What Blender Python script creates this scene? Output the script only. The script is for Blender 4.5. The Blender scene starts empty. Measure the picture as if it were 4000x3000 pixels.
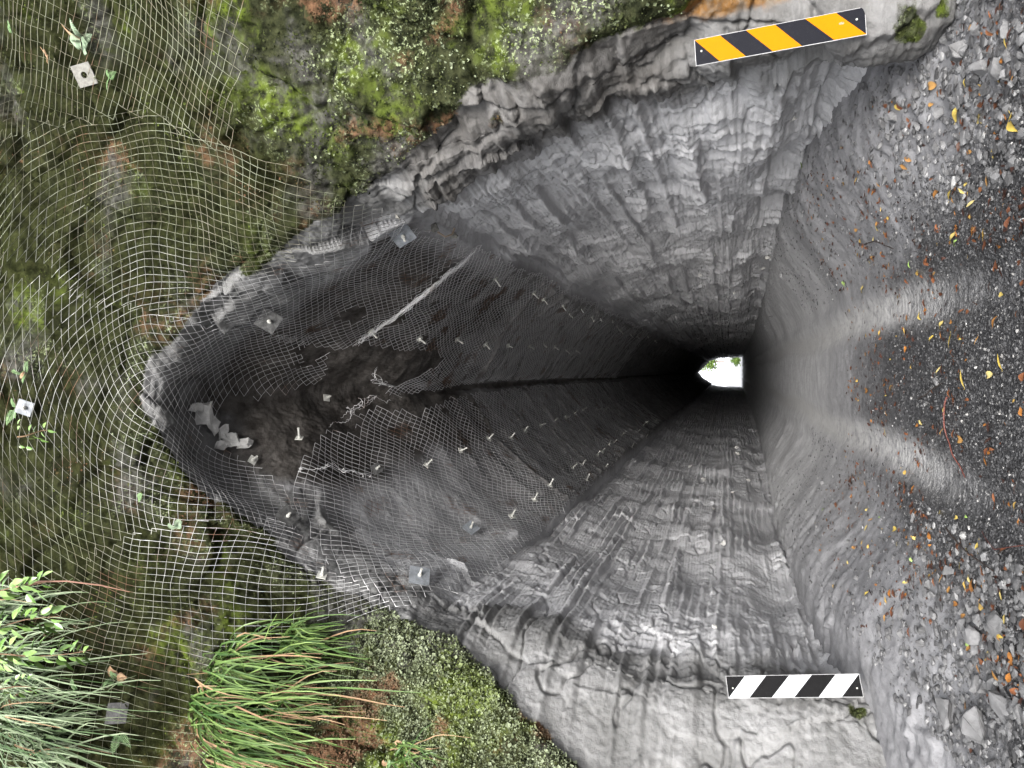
import bpy, bmesh, math, random
import numpy as np
from mathutils import Matrix, Vector

random.seed(7)
RNG = np.random.default_rng(11)
F32 = np.float32

# ------------------------------------------------------------------ noise
_G = np.random.default_rng(3)
PERM = np.tile(_G.permutation(256), 3).astype(np.int32)
GR = _G.normal(size=(256, 3)); GR = (GR / np.linalg.norm(GR, axis=1)[:, None]).astype(F32)

def gnoise(x, y, z):
    """gradient noise, about -1..1"""
    x, y, z = np.broadcast_arrays(np.asarray(x, F32), np.asarray(y, F32), np.asarray(z, F32))
    xi = np.floor(x); yi = np.floor(y); zi = np.floor(z)
    fx = x - xi; fy = y - yi; fz = z - zi
    xi = xi.astype(np.int32) & 255; yi = yi.astype(np.int32) & 255; zi = zi.astype(np.int32) & 255
    u = fx * fx * fx * (fx * (fx * 6 - 15) + 10)
    v = fy * fy * fy * (fy * (fy * 6 - 15) + 10)
    w = fz * fz * fz * (fz * (fz * 6 - 15) + 10)
    out = 0
    for dx in (0, 1):
        a = PERM[xi + dx]; wx = u if dx else 1 - u
        for dy in (0, 1):
            b = PERM[a + yi + dy]; wy = v if dy else 1 - v
            for dz in (0, 1):
                g = GR[PERM[b + zi + dz]]; wz = w if dz else 1 - w
                out = out + wx * wy * wz * (g[..., 0] * (fx - dx) + g[..., 1] * (fy - dy) + g[..., 2] * (fz - dz))
    return out * 1.5

def fbm(x, y, z, o=4, gain=.5):
    s = 0; a = 1.0; t = 0
    for i in range(o):
        k = 2.03 ** i
        s = s + a * gnoise(x * k + 13.1 * i, y * k + 7.7 * i, z * k + 3.3 * i); t += a; a *= gain
    return s / t

def sstep(a, b, x):
    t = np.clip((x - a) / (b - a), 0, 1); return t * t * (3 - 2 * t)

def terr(x, n, s):
    k = x * n; i = np.floor(k); f = k - i
    return (i + np.clip((f - .5) * s + .5, 0, 1)) / n

def saw(x, e=.16):
    f = x - np.floor(x); return np.where(f < 1 - e, f / (1 - e), (1 - f) / e)

def facets(x, y, z, tilt=1.0):
    """broken blocks: one tilted plane per Worley cell, and the distance to the joint between cells"""
    x, y, z = np.broadcast_arrays(np.asarray(x, F32), np.asarray(y, F32), np.asarray(z, F32))
    xi = np.floor(x).astype(np.int32); yi = np.floor(y).astype(np.int32); zi = np.floor(z).astype(np.int32)
    f1 = np.full(x.shape, 9., F32); f2 = f1.copy(); val = np.zeros(x.shape, F32)
    for dx in (-1, 0, 1):
        for dy in (-1, 0, 1):
            for dz in (-1, 0, 1):
                h = PERM[PERM[PERM[(xi + dx) & 255] + ((yi + dy) & 255)] + ((zi + dz) & 255)]
                h2 = PERM[h + 91]; g = GR[h2]
                ax = x - (xi + dx + .5 + .42 * GR[h, 0]); ay = y - (yi + dy + .5 + .42 * GR[h, 1]); az = z - (zi + dz + .5 + .42 * GR[h, 2])
                d = ax * ax + ay * ay + az * az
                v = tilt * (ax * g[..., 0] + ay * g[..., 1] + az * g[..., 2]) + (h2 / 255. - .5)
                nearer = d < f1
                f2 = np.where(nearer, f1, np.minimum(f2, d)); val = np.where(nearer, v, val); f1 = np.where(nearer, d, f1)
    return val, np.sqrt(f2) - np.sqrt(f1)

# ------------------------------------------------------------------ camera
PITCH = math.atan(840 / 2775); YAW = math.atan(.01723)
EYE = np.array([0, 0, 1.6])
CF = np.array([-math.sin(YAW) * math.cos(PITCH), math.cos(YAW) * math.cos(PITCH), math.sin(PITCH)])
CR = np.array([math.cos(YAW), math.sin(YAW), 0])
CU = np.cross(CR, CF)

# ------------------------------------------------------------------ the rock: section of the tunnel, its rim and the cliff round it
#       rim x     y     z    inner x  z    far x  z   flare
CT = np.array([
 [-2.70, 6.70, -1.1, -2.72, -1.1, -2.42, -1.4, .65],
 [-2.80, 6.70, .60, -2.78, .60, -2.42, .3, .75],
 [-2.86, 6.80, 1.6, -2.82, 1.6, -2.42, 1.2, .85],
 [-2.85, 6.90, 2.6, -2.82, 2.6, -2.40, 2.0, .90],
 [-2.75, 7.00, 3.6, -2.76, 3.5, -2.30, 2.9, .85],
 [-2.55, 7.00, 4.65, -2.55, 4.4, -2.05, 3.8, .70],
 [-2.15, 6.90, 6.0, -2.05, 5.2, -1.60, 4.6, .50],
 [-1.70, 6.70, 6.6, -1.50, 5.8, -1.20, 5.2, .35],
 [-1.25, 6.50, 7.1, -1.00, 6.15, -.80, 5.6, .20],
 [-.76, 6.40, 7.5, -.60, 6.42, -.45, 5.85, .08],
 [-.15, 6.40, 7.75, -.22, 6.6, -.15, 6.0, .05],
 [.50, 6.30, 7.3, .15, 6.4, .15, 5.8, .10],
 [.98, 6.20, 6.5, .70, 6.05, .60, 5.4, .30],
 [1.36, 6.00, 5.5, 1.30, 5.6, 1.15, 4.9, .50],
 [1.70, 6.00, 4.7, 1.80, 5.0, 1.60, 4.3, .70],
 [1.97, 5.85, 3.6, 2.15, 4.0, 1.95, 3.3, .80],
 [2.20, 5.70, 2.8, 2.30, 3.0, 2.12, 2.4, .85],
 [2.33, 5.60, 1.8, 2.38, 1.9, 2.20, 1.4, .90],
 [2.36, 5.60, .80, 2.38, .90, 2.22, .4, .90],
 [2.25, 5.80, -1.1, 2.33, -1.1, 2.22, -1.4, .80]])
NC = 1500

def catmull(P, t):
    n = len(P); i = np.clip(np.floor(t).astype(int), 0, n - 2); f = (t - i)[:, None]
    p0 = P[np.maximum(i - 1, 0)]; p1 = P[i]; p2 = P[i + 1]; p3 = P[np.minimum(i + 2, n - 1)]
    return .5 * (2 * p1 + (p2 - p0) * f + (2 * p0 - 5 * p1 + 4 * p2 - p3) * f * f + (3 * p1 - p0 - 3 * p2 + p3) * f ** 3)

_t = np.linspace(0, len(CT) - 1, 4000)
_c = catmull(CT, _t)
_d = np.r_[0, np.cumsum(np.linalg.norm(np.diff(_c[:, [0, 2]], axis=0), axis=1))]
ARC = _d[-1]                                   # length of the rim, metres
A_ = np.linspace(0, ARC, NC)
SEC = np.stack([np.interp(A_, _d, _c[:, k]) for k in range(8)], 1)
_tx = np.gradient(SEC[:, 0]); _tz = np.gradient(SEC[:, 2])
def smooth1(v, n):
    k = np.hanning(n + 2)[1:-1]; k /= k.sum()
    return np.convolve(np.pad(v, n // 2, mode='edge'), k, mode='valid')[:len(v)]
_nx = smooth1(-_tz, 141); _nz = smooth1(_tx, 141); _l = np.hypot(_nx, _nz)
N2 = np.stack([_nx / _l, _nz / _l], 1)          # outward in the x-z plane
if N2[0, 0] > 0: N2 = -N2
Y_END = 116.0
_front = np.r_[np.linspace(-7.5, -3.6, 40)[:-1], np.arange(-3.6, 0, .015)]
_in = [0.0]
while _in[-1] < Y_END - 6:
    _in.append(_in[-1] + .017 * (1 + _in[-1] / 6.5) ** .93)
B_ = np.r_[_front, np.array(_in)]
NR = len(B_)

def surface(A, B):
    """base (undisplaced) point of the rock at rim arc A (m) and profile length B (m, negative = out on the cliff)"""
    A = np.asarray(A, float); B = np.asarray(B, float)
    q = lambda k: np.interp(A, A_, SEC[:, k])
    rx, ry, rz, ix, iz, fx, fz, g = [q(k) for k in range(8)]
    nx = np.interp(A, A_, N2[:, 0]); nz = np.interp(A, A_, N2[:, 1])
    w = .16
    spi = w * np.logaddexp(0, B / w); spo = w * np.logaddexp(0, -B / w)
    y = ry + spi
    m = sstep(0, 1, np.clip(spi / 6.0, 0, 1)); e = np.clip((y - 12) / (Y_END - 12), 0, 1) ** .8
    tx = ix + (fx - ix) * e; tz = iz + (fz - iz) * e
    x = rx + (tx - rx) * m; z = rz + (tz - rz) * m
    nn = np.sqrt(1 + g * g)
    x = x + nx / nn * spo; z = z + nz / nn * spo; y = y - g / nn * spo
    # far out the cutting widens less and the cliff leans back
    return x, y, z

def grid_normals(X, Y, Z):
    def d(M, ax): return np.gradient(M, axis=ax)
    ax, ay, az = d(X, 1), d(Y, 1), d(Z, 1); bx, by, bz = d(X, 0), d(Y, 0), d(Z, 0)
    nx = ay * bz - az * by; ny = az * bx - ax * bz; nz = ax * by - ay * bx
    l = np.sqrt(nx * nx + ny * ny + nz * nz) + 1e-12
    return nx / l, ny / l, nz / l

def low_disp(x, y, z):
    return .22 * fbm(x * .42, y * .42, z * .42 + 5, 2) + .09 * fbm(x * 1.1 + 9, y * 1.1, z * 1.1, 3)
EXPOSURE = 1.85

# ------------------------------------------------------------------ helpers
SC = bpy.context.scene
COL = SC.collection

def link(name, me, parent=None, mat=None):
    o = bpy.data.objects.new(name, me); COL.objects.link(o)
    if parent is not None: o.parent = parent
    if mat is not None:
        for m in (mat if isinstance(mat, (list, tuple)) else [mat]): me.materials.append(m)
    return o

def tag(o, label=None, cat=None, group=None, kind=None):
    if label: o['label'] = label
    if cat: o['category'] = cat
    if group: o['group'] = group
    if kind: o['kind'] = kind
    return o

def empty(name, loc=(0, 0, 0)):
    o = bpy.data.objects.new(name, None); COL.objects.link(o); o.location = loc; o.empty_display_size = .1
    return o

def mesh_np(name, V, Fq, smooth=True, attr=None, matidx=None):
    """mesh from arrays: V (n,3), Fq (m,3|4)"""
    V = np.asarray(V, F32); Fq = np.asarray(Fq, np.int32); k = Fq.shape[1]
    me = bpy.data.meshes.new(name)
    me.vertices.add(len(V)); me.vertices.foreach_set('co', V.ravel())
    me.loops.add(Fq.size); me.loops.foreach_set('vertex_index', Fq.ravel())
    me.polygons.add(len(Fq))
    me.polygons.foreach_set('loop_start', np.arange(0, Fq.size, k, dtype=np.int32))
    me.polygons.foreach_set('loop_total', np.full(len(Fq), k, np.int32))
    me.polygons.foreach_set('use_smooth', np.full(len(Fq), smooth, bool))
    if matidx is not None: me.polygons.foreach_set('material_index', np.asarray(matidx, np.int32))
    me.update(calc_edges=True)
    if attr is not None:
        for nm, arr in attr.items():
            a = me.color_attributes.new(nm, 'FLOAT_COLOR', 'POINT')
            c = np.ones((len(V), 4), F32); c[:, :arr.shape[1]] = arr
            a.data.foreach_set('color', c.ravel())
    return me

def grid_mesh(name, X, Y, Z, flip=False, attr=None):
    r, c = X.shape
    V = np.stack([X, Y, Z], -1).reshape(-1, 3)
    i = np.arange(r * c, dtype=np.int32).reshape(r, c)
    q = [i[:-1, :-1], i[:-1, 1:], i[1:, 1:], i[1:, :-1]]
    if flip: q = q[::-1]
    Fq = np.stack(q, -1).reshape(-1, 4)
    return mesh_np(name, V, Fq, True, attr)

class MB:
    """collects pieces of geometry (tris) into one mesh"""
    def __init__(s): s.v = []; s.f = []; s.n = 0
    def add(s, V, Fq):
        V = np.asarray(V, F32); Fq = np.asarray(Fq, np.int32)
        if Fq.shape[1] == 4: Fq = np.concatenate([Fq[:, [0, 1, 2]], Fq[:, [0, 2, 3]]])
        s.v.append(V); s.f.append(Fq + s.n); s.n += len(V)
    def build(s, name, mat, parent=None, smooth=True):
        me = mesh_np(name, np.concatenate(s.v), np.concatenate(s.f), smooth)
        return link(name, me, parent, mat)

def tubes(paths, rad, k=3):
    """paths: list of (n,3) arrays -> verts, quads of thin tubes"""
    VV = []; FF = []; n0 = 0
    ang = np.arange(k) * 2 * math.pi / k
    for P in paths:
        P = np.asarray(P, float); n = len(P)
        T = np.gradient(P, axis=0); T /= np.linalg.norm(T, axis=1)[:, None] + 1e-9
        ref = np.array([.31, .23, .92]); U = np.cross(T, ref); U /= np.linalg.norm(U, axis=1)[:, None] + 1e-9
        W = np.cross(T, U)
        r = np.broadcast_to(np.asarray(rad, float), (n,))
        V = P[:, None, :] + r[:, None, None] * (np.cos(ang)[None, :, None] * U[:, None, :] + np.sin(ang)[None, :, None] * W[:, None, :])
        VV.append(V.reshape(-1, 3))
        i = np.arange(n * k).reshape(n, k); j = np.roll(i, -1, axis=1)
        FF.append(np.stack([i[:-1], j[:-1], j[1:], i[1:]], -1).reshape(-1, 4) + n0); n0 += n * k
    return np.concatenate(VV), np.concatenate(FF)

class NT:
    """short-hand for a procedural material"""
    def __init__(s, name, rough=.8, spec=.35):
        s.m = bpy.data.materials.new(name); s.m.use_nodes = True
        s.t = s.m.node_tree; s.N = s.t.nodes; s.b = s.N['Principled BSDF']
        s.b.inputs['Roughness'].default_value = rough
        s.b.inputs['Specular IOR Level'].default_value = spec
        s.pos = s.N.new('ShaderNodeNewGeometry').outputs['Position']
    def put(s, sock, v):
        if hasattr(v, 'is_linked') or isinstance(v, bpy.types.NodeSocket): s.t.links.new(v, sock)
        else: sock.default_value = v
    def noise(s, scale, detail=6, rough=.55, vec=None, dist=0):
        n = s.N.new('ShaderNodeTexNoise'); n.inputs['Scale'].default_value = scale; n.inputs['Detail'].default_value = detail
        n.inputs['Roughness'].default_value = rough; n.inputs['Distortion'].default_value = dist
        s.t.links.new(vec or s.pos, n.inputs['Vector']); return n.outputs['Fac']
    def voro(s, scale, feature='F1', out='Distance', vec=None):
        n = s.N.new('ShaderNodeTexVoronoi'); n.feature = feature; n.inputs['Scale'].default_value = scale
        s.t.links.new(vec or s.pos, n.inputs['Vector']); return n.outputs[out]
    def scaled(s, x, y, z, off=(0, 0, 0)):
        n = s.N.new('ShaderNodeMapping'); n.inputs['Scale'].default_value = (x, y, z); n.inputs['Location'].default_value = off
        s.t.links.new(s.pos, n.inputs['Vector']); return n.outputs[0]
    def math(s, op, a, b=0.0, clamp=False):
        n = s.N.new('ShaderNodeMath'); n.operation = op; n.use_clamp = clamp
        s.put(n.inputs[0], a); s.put(n.inputs[1], b); return n.outputs[0]
    def step(s, v, a, b):
        n = s.N.new('ShaderNodeMapRange'); n.interpolation_type = 'SMOOTHSTEP'
        s.put(n.inputs['Value'], v); n.inputs['From Min'].default_value = a; n.inputs['From Max'].default_value = b
        return n.outputs[0]
    def mix(s, f, a, b):
        n = s.N.new('ShaderNodeMix'); n.data_type = 'RGBA'
        s.put(n.inputs['Factor'], f)
        for k, v in (('A', a), ('B', b)):
            sk = [i for i in n.inputs if i.name == k and i.type == 'RGBA'][0]
            s.put(sk, (*v, 1) if isinstance(v, tuple) and len(v) == 3 else v)
        return [o for o in n.outputs if o.type == 'RGBA'][0]
    def attr(s, name):
        n = s.N.new('ShaderNodeAttribute'); n.attribute_name = name
        sp = s.N.new('ShaderNodeSeparateColor'); s.t.links.new(n.outputs['Color'], sp.inputs[0]); return sp.outputs
    def objrand(s): return s.N.new('ShaderNodeObjectInfo').outputs['Random']
    def bump(s, h, strength=.5, dist=.01, prev=None):
        n = s.N.new('ShaderNodeBump'); s.put(n.inputs['Strength'], strength); n.inputs['Distance'].default_value = dist
        s.put(n.inputs['Height'], h)
        if prev is not None: s.t.links.new(prev, n.inputs['Normal'])
        return n.outputs[0]
    def done(s, color=None, rough=None, normal=None):
        if color is not None: s.put(s.b.inputs['Base Color'], (*color, 1) if isinstance(color, tuple) and len(color) == 3 else color)
        if rough is not None: s.put(s.b.inputs['Roughness'], rough)
        if normal is not None: s.t.links.new(normal, s.b.inputs['Normal'])
        return s.m

# ------------------------------------------------------------------ materials of the setting
def rock_material():
    n = NT('papa_rock', .8, .25); z = n.attr('zone'); z2 = n.attr('moss_dim')
    grey = n.mix(n.step(n.noise(1.1, 8, .6), .35, .68), (.385, .385, .398), (.475, .475, .49))
    grey = n.mix(n.math('MULTIPLY', n.step(n.noise(14, 6, .7), .55, .75), .35), grey, (.27, .27, .275))
    salt = n.math('MULTIPLY', n.step(n.noise(1.6, 3), .46, .66), n.step(n.noise(9, 9, .75), .53, .66))
    grey = n.mix(n.math('MULTIPLY', salt, .45), grey, (.60, .60, .61))
    outer_dim = n.mix(n.step(n.noise(2.2, 8, .65), .36, .66), (.125, .125, .124), (.21, .21, .212))  # outer rock coloured darker than inside, offsetting the stronger daylight there
    grey = n.mix(n.step(n.math('ADD', z2['Green'], n.math('MULTIPLY', n.math('SUBTRACT', n.noise(2.5, 6, .6), .5), .8)), .25, .75), grey, outer_dim)
    soil = n.mix(n.step(n.noise(5, 8, .65), .38, .66), (.032, .028, .025), (.085, .078, .072))
    c = n.mix(n.step(n.math('ADD', z['Green'], n.math('MULTIPLY', n.math('SUBTRACT', n.noise(4, 8, .65), .5), .5)), .06, .97), grey, soil)
    rust = n.mix(n.step(n.noise(8, 6, .6), .4, .62), (.15, .072, .018), (.15, .115, .082))
    c = n.mix(n.step(n.math('ADD', z['Blue'], n.math('SUBTRACT', n.noise(5, 6, .6), .5)), .35, .75), c, rust)
    # moss and lichen
    mo = n.mix(n.step(n.noise(9, 8, .65), .36, .64), (.011, .013, .007), (.038, .042, .020))
    mo = n.mix(n.math('MULTIPLY', n.step(n.noise(1.3, 4, .5, n.scaled(1, 1, 1, (3, 1, 4))), .50, .66), n.step(n.noise(11, 6, .6), .38, .58)), mo, (.085, .115, .018))
    mo = n.mix(n.math('MULTIPLY', n.step(n.noise(1.1, 4, .5, n.scaled(1, 1, 1, (8, 2, 7))), .52, .62), n.step(n.noise(13, 7, .7), .42, .56)), mo, (.135, .075, .044))
    bare = n.mix(n.step(n.noise(15, 8, .6), .38, .66), (.03, .029, .027), (.10, .098, .092))
    mo = n.mix(n.math('MULTIPLY', n.step(n.noise(.9, 6, .6, n.scaled(1, 1, 1, (1, 9, 2))), .50, .60), .85), mo, bare)
    pale = n.math('MULTIPLY', n.step(n.noise(1.7, 4, .5, n.scaled(1, 1, 1, (5, 5, 1))), .46, .62), n.step(n.noise(34, 4, .6), .54, .64))
    mo = n.mix(pale, mo, (.24, .28, .16))
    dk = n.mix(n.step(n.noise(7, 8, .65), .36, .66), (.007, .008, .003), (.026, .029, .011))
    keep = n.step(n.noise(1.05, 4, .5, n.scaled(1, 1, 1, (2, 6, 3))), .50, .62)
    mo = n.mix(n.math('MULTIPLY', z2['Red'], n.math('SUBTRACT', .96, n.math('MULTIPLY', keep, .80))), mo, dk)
    fac = n.step(n.math('ADD', z['Red'], n.math('MULTIPLY', n.math('SUBTRACT', n.noise(6, 9, .7), .5), 1.3)), .35, .6)
    c = n.mix(fac, c, mo)
    b = n.bump(n.noise(22, 10, .68), .55, .03)
    b = n.bump(n.noise(90, 5, .6), n.math('ADD', .35, n.math('MULTIPLY', fac, .5)), .008, b)
    n.put(n.b.inputs['Specular IOR Level'], n.math('SUBTRACT', .25, n.math('MULTIPLY', fac, .22)))
    return n.done(c, n.math('ADD', .62, n.math('MULTIPLY', fac, .3)), b)

def ground_material():
    n = NT('wet_gravel_and_mud', .6, .4); z = n.attr('zone')
    mud = n.mix(n.step(n.noise(3, 9, .65), .35, .68), (.31, .31, .318), (.43, .43, .438))
    mud = n.mix(n.math('MULTIPLY', n.step(n.noise(30, 6, .7), .56, .72), .5), mud, (.17, .17, .172))
    cell = n.N.new('ShaderNodeTexVoronoi'); cell.inputs['Scale'].default_value = 62; n.t.links.new(n.pos, cell.inputs['Vector'])
    sp = n.N.new('ShaderNodeSeparateColor'); n.t.links.new(cell.outputs['Color'], sp.inputs[0])
    grav = n.mix(n.math('POWER', sp.outputs[0], 2.5), (.018, .018, .0195), (.10, .10, .104))
    grav = n.mix(n.step(sp.outputs[1], .95, .97), grav, (.28, .275, .27))
    f = n.step(n.math('ADD', z['Red'], n.math('MULTIPLY', n.math('SUBTRACT', n.noise(11, 9, .75), .5), 1.5)), .12, .88)
    x = n.N.new('ShaderNodeSeparateXYZ'); n.t.links.new(n.pos, x.inputs[0])
    mouth_dark = n.mix(n.step(n.noise(4, 9, .65), .35, .68), (.13, .13, .137), (.22, .22, .23))  # wet mud, darkened further near the mouth to offset stronger daylight
    mouth_dark = n.mix(n.math('MULTIPLY', n.step(n.noise(38, 6, .7), .54, .7), .6), mouth_dark, (.065, .065, .068))
    mud = n.mix(n.step(n.math('ADD', x.outputs[1], n.math('MULTIPLY', n.noise(.7, 4), 5.0)), 20.0, 9.5), mud, mouth_dark)
    c = n.mix(f, mud, grav)
    c = n.mix(n.math('MULTIPLY', z['Green'], n.step(n.noise(12, 6, .6), .25, .6)), c, (.37, .366, .362))
    b = n.bump(n.noise(45, 8, .7), .5, .012)
    b = n.bump(n.math('MULTIPLY', cell.outputs['Distance'], f), .9, .012, b)
    return n.done(c, n.math('SUBTRACT', .72, n.math('MULTIPLY', f, .3)), b)

# ------------------------------------------------------------------ rock
ROCK = rock_material()
AA, BB = np.meshgrid(A_, B_)
X0, Y0, Z0 = [v.astype(F32) for v in surface(AA, BB)]
NXg, NYg, NZg = [v.astype(F32) for v in grid_normals(X0, Y0, Z0)]
_i = int(NC * .5), int(np.searchsorted(B_, 3))
if NZg[_i[1], _i[0]] > 0: NXg, NYg, NZg = -NXg, -NYg, -NZg      # normals face the open air

MOSS_A = [0, 2.5, 3.3, 4.03, 4.4, 4.7, 5.2, 5.6, 6.05, 7.2, 8.2, 8.9, 9.4, 9.8, 10.1, 10.5, 12, 13, 13.6, 14.1, 14.5, 14.85, 15.2, 15.5, 16.5, 17.2, 18, 19.5]
MOSS_B = [-1.8, -1.8, -1.35, -1.0, -.79, -.5, -.27, -.18, -.13, .12, .15, .05, .0, -.16, -.10, .02, .12, 0, .05, -.13, -.3, -.47, -.36, -.33, -.36, -1.0, -1.5, -1.8]
def gauss(a, b, a0, b0, ra, rb): return np.exp(-((a - a0) / ra) ** 2 - ((b - b0) / rb) ** 2)

def rock_displace(A, B, X, Y, Z):
    low = low_disp(X, Y, Z)
    inside = sstep(-.25, .35, B)                         # 1 in the tunnel
    edgeL = 5.85; edgeR = 13.65
    roof = sstep(edgeL - .1, edgeL + .15, A) * (1 - sstep(edgeR - .15, edgeR + .1, A)) * sstep(-.3, .5, B)
    wall = 1 - roof
    mb = np.interp(A, MOSS_A, MOSS_B)
    moss = 1 - sstep(-.14, .14, B - mb + .22 * fbm(X * 1.3, Y * 1.3, Z * 1.3, 3))
    rib = fbm(Y * 2.3 + .5 * gnoise(X * .8, Y * .8, Z * .8), A * .55, 7.0, 4)
    strata = fbm(Y * .33, (Z + .03 * Y) * 2.9, 3.0 + X * .4, 4)
    chip = fbm(X * 2.3, Y * 2.3, Z * 2.3, 4)
    D = low
    side = wall * (1 - moss)
    blend = sstep(-.25, .25, gnoise(X * .33 + 4, Y * .33, Z * .33))
    # broken blocks near the mouth, where joints have opened
    nr = int(np.searchsorted(B_, 7.0)); S_ = (slice(0, nr),)
    blk = np.zeros_like(X); jnt = np.ones_like(X)
    wx = .25 * gnoise(X[S_] * 2, Y[S_] * 2, Z[S_] * 2); 
    v1, j1 = facets(X[S_] * 1.3 + wx, Y[S_] * 1.3, Z[S_] * 1.15 + wx, .9)
    v2, j2 = facets(X[S_] * 4.2 + 3 * wx, Y[S_] * 3.6, Z[S_] * 4.6, 1.0)
    blk[S_] = .17 * v1 + .022 * v2; jnt[S_] = j1
    mouth = 1 - sstep(1.2, 5.0, B)
    wa = .30 * gnoise(A * 1.1, Y * .55, 2.0) + .10 * gnoise(A * 4.2, Y * 1.8, 6.0) + .045 * gnoise(A * 13, Y * 6, 1.0)
    onA = sstep(-.15, .30, gnoise(A * .9 + 5, Y * .5, 9.0)); onB = sstep(-.15, .25, gnoise(Y * .45, Z * 1.4, 4.0 + X * .3))
    onC = sstep(-.05, .3, gnoise(A * 1.6, Y * 1.1, 1.0))
    outer = 1 - .65 * (1 - sstep(-.5, .5, B))
    hy = np.interp(Y, [4.2, 6.2, 7.5, 9, 13, 22, 36, 80, 116], [.12, .30, .56, .70, .74, .49, .22, -.33, -.65]).astype(F32)
    D = D - side * np.where(A > 10, .40, .26) * np.exp(-((Z - hy - .22) / .34) ** 2) * sstep(.3, 1.2, B) * (1 - .8 * sstep(20, 45, B)) * (.75 + .5 * gnoise(Y * .8, 3., A * .2))
    D = D - side * sstep(.4, 1.5, B) * (.16 * np.exp(-np.maximum(A - edgeR, 0) / .35) * (A > edgeR - .2) + .14 * np.exp(-np.maximum(edgeL - A, 0) / .30) * (A < edgeL + .2))
    rw = .26 + .74 * (A > 10)                       # the right-hand wall is more flaked
    D = D + outer * side * (rw * .115 * saw((Y + wa) / .40) * onA + rw * .045 * saw((Y + .8 * wa + .3) / .15) * onC * (1 - .5 * mouth)
                    + (.055 - .02 * (A > 10)) * saw((Z + .06 * gnoise(Y * .7, Z, 3.) + .015 * gnoise(Y * 4, Z * 3, 8.)) / .115, .3) * sstep(-.1, .3, gnoise(Y * .35, Z * 2.2, 11.)) + .007 * saw((Z + .05 * gnoise(Y * .8, Z, 3.)) / .045, .4)
                    + .10 * (.6 + .4 * (A > 10)) * saw((-Z + .25 * (.35 + .65 * (A > 10)) * wa + .05 * gnoise(Y * 2, Z * 2, 3.)) / .37, .12) * onB
                    + .04 * rw * terr(rib, 6, 4) + .12 * (.45 + .55 * (A > 10)) * terr(strata, 7, 6) + .035 * (.4 + .6 * (A > 10)) * terr(chip, 5, 5)                    
                    ) + side * mouth * (.60 * (.7 + .3 * (A > 10)) * blk - .030 * sstep(.0, .35, gnoise(X * .8, Y * .8, Z * .8 + 9)) * np.exp(-(jnt / .025) ** 2)) * (1 - .75 * sstep(.4, 1.5, B)) - side * .08
    D = D + .20 * gauss(A, B, 16.95, .08, .55, .28)
    # thin hard bands that stand proud along the tunnel
    for z0, h, w in ((1.72, .035, .03), (2.35, .05, .04), (2.62, .03, .03), (3.3, .045, .035), (1.05, .03, .03), (3.75, .03, .03)):
        zz = Z - z0 - .05 * gnoise(Y * .25, z0 * 3, X * .3) - .012 * gnoise(Y * 3, z0, X)
        D = D + side * h * np.exp(-(zz / w) ** 2) * sstep(-.35, .1, gnoise(Y * .6, z0 * 5, X * .3))
    # open cracks
    cr = np.abs(fbm(Y * 1.1, Z * 1.5, X * .5 + 2, 3)); D = D - side * .05 * np.exp(-(cr / .02) ** 2)
    # scalloped roof rings left by picks
    s = (Y + .12 * gnoise(A * .5, Y * .4, 1.0) + .05 * gnoise(A * 2, Y * 1.5, 5.0)) / .62; fr = s - np.floor(s)
    ring = fr ** 1.6 * (1 - sstep(.86, 1.0, fr))
    D = D + roof * (.18 * ring * sstep(3.0, 8.0, B) + .075 * fbm(X * 1.6, Y * 1.6, Z * 1.6 + 3, 5) * (1 - .6 * sstep(2, 6, B)) + .025 * terr(chip, 7, 5))
    crest = np.exp(-((A - 9.8) / .22) ** 2) * sstep(.3, 1.5, B)
    D = D - crest * (.05 + .05 * sstep(3, 7, B) + .05 * gnoise(Y * 1.3, 2.0, A))
    # moss cushions and knobs outside
    lump = 1 - np.abs(fbm(X * 2.2, Y * 2.2, Z * 2.2 + 7, 4))
    D = D + moss * (.16 * (lump - .75) + (.05 + .05 * (A < 6.4)) * fbm(X * 7, Y * 7, Z * 7, 3) + .03 * (A < 6.4) * np.abs(gnoise(X * 11, Y * 11, Z * 11)) + .05 * terr(chip, 5, 4))
    # the hollow that broke out over the crown and the boulder-like mass low on the right
    D = D - .50 * gauss(A, B, 9.0, .75, .75, .55) - .25 * gauss(A, B, 9.75, 1.3, .5, .6) + roof * .9 * (blk - .04 * np.exp(-(jnt / .03) ** 2)) * (1 - sstep(.8, 1.8, B)) + .06 * gauss(A, B, 10.3, .1, .55, .35)
    D = D + .34 * gauss(A, B, 17.9, -.15, .55, .42) + .25 * gauss(A, B, 15.3, -.2, .5, .4) - .22 * gauss(A, B, 16.45, -.05, .35, .3)
    D = D + .22 * gauss(A, B, 4.55, -.75, .5, .5) + .18 * gauss(A, B, 5.6, -.5, .6, .5)
    D = D + (.010 + .006 * moss) * gnoise(X * 17, Y * 17, Z * 17) + .006 * gnoise(X * 34, Y * 34, Z * 34)
    brown = roof * (1 - sstep(5.5, 9.0, B + 1.2 * gnoise(A * 1.1, B * .7, 2.0))) * sstep(7.6, 8.6, A + .6 * gnoise(A, B, 3.)) * (1 - .6 * sstep(12.8, 13.5, A)) * sstep(.75, 1.5, B - mb + .5 * gnoise(A * 1.3, B * 1.3, 6.))
    brown = np.maximum(brown, .66 * roof * sstep(2.0, 6, B))
    brown = np.maximum(brown, crest)
    mouth_dark = sstep(13.5, 14.0, A) * (1 - sstep(16.2, 17.0, A)) * sstep(-.75, -.4, B) * (1 - sstep(.5, 1.7, B + .5 * gnoise(A * 1.5, B * 1.5, 2.)))  # darker colour band on the right rim rock
    sun_dim = sstep(16.2, 17.0, A) * (1 - sstep(18.3, 18.9, A)) * sstep(-.8, -.5, B) * (1 - sstep(.1, .7, B))  # front rock facing the sun, colour lowered to tone down its brightness
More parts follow.
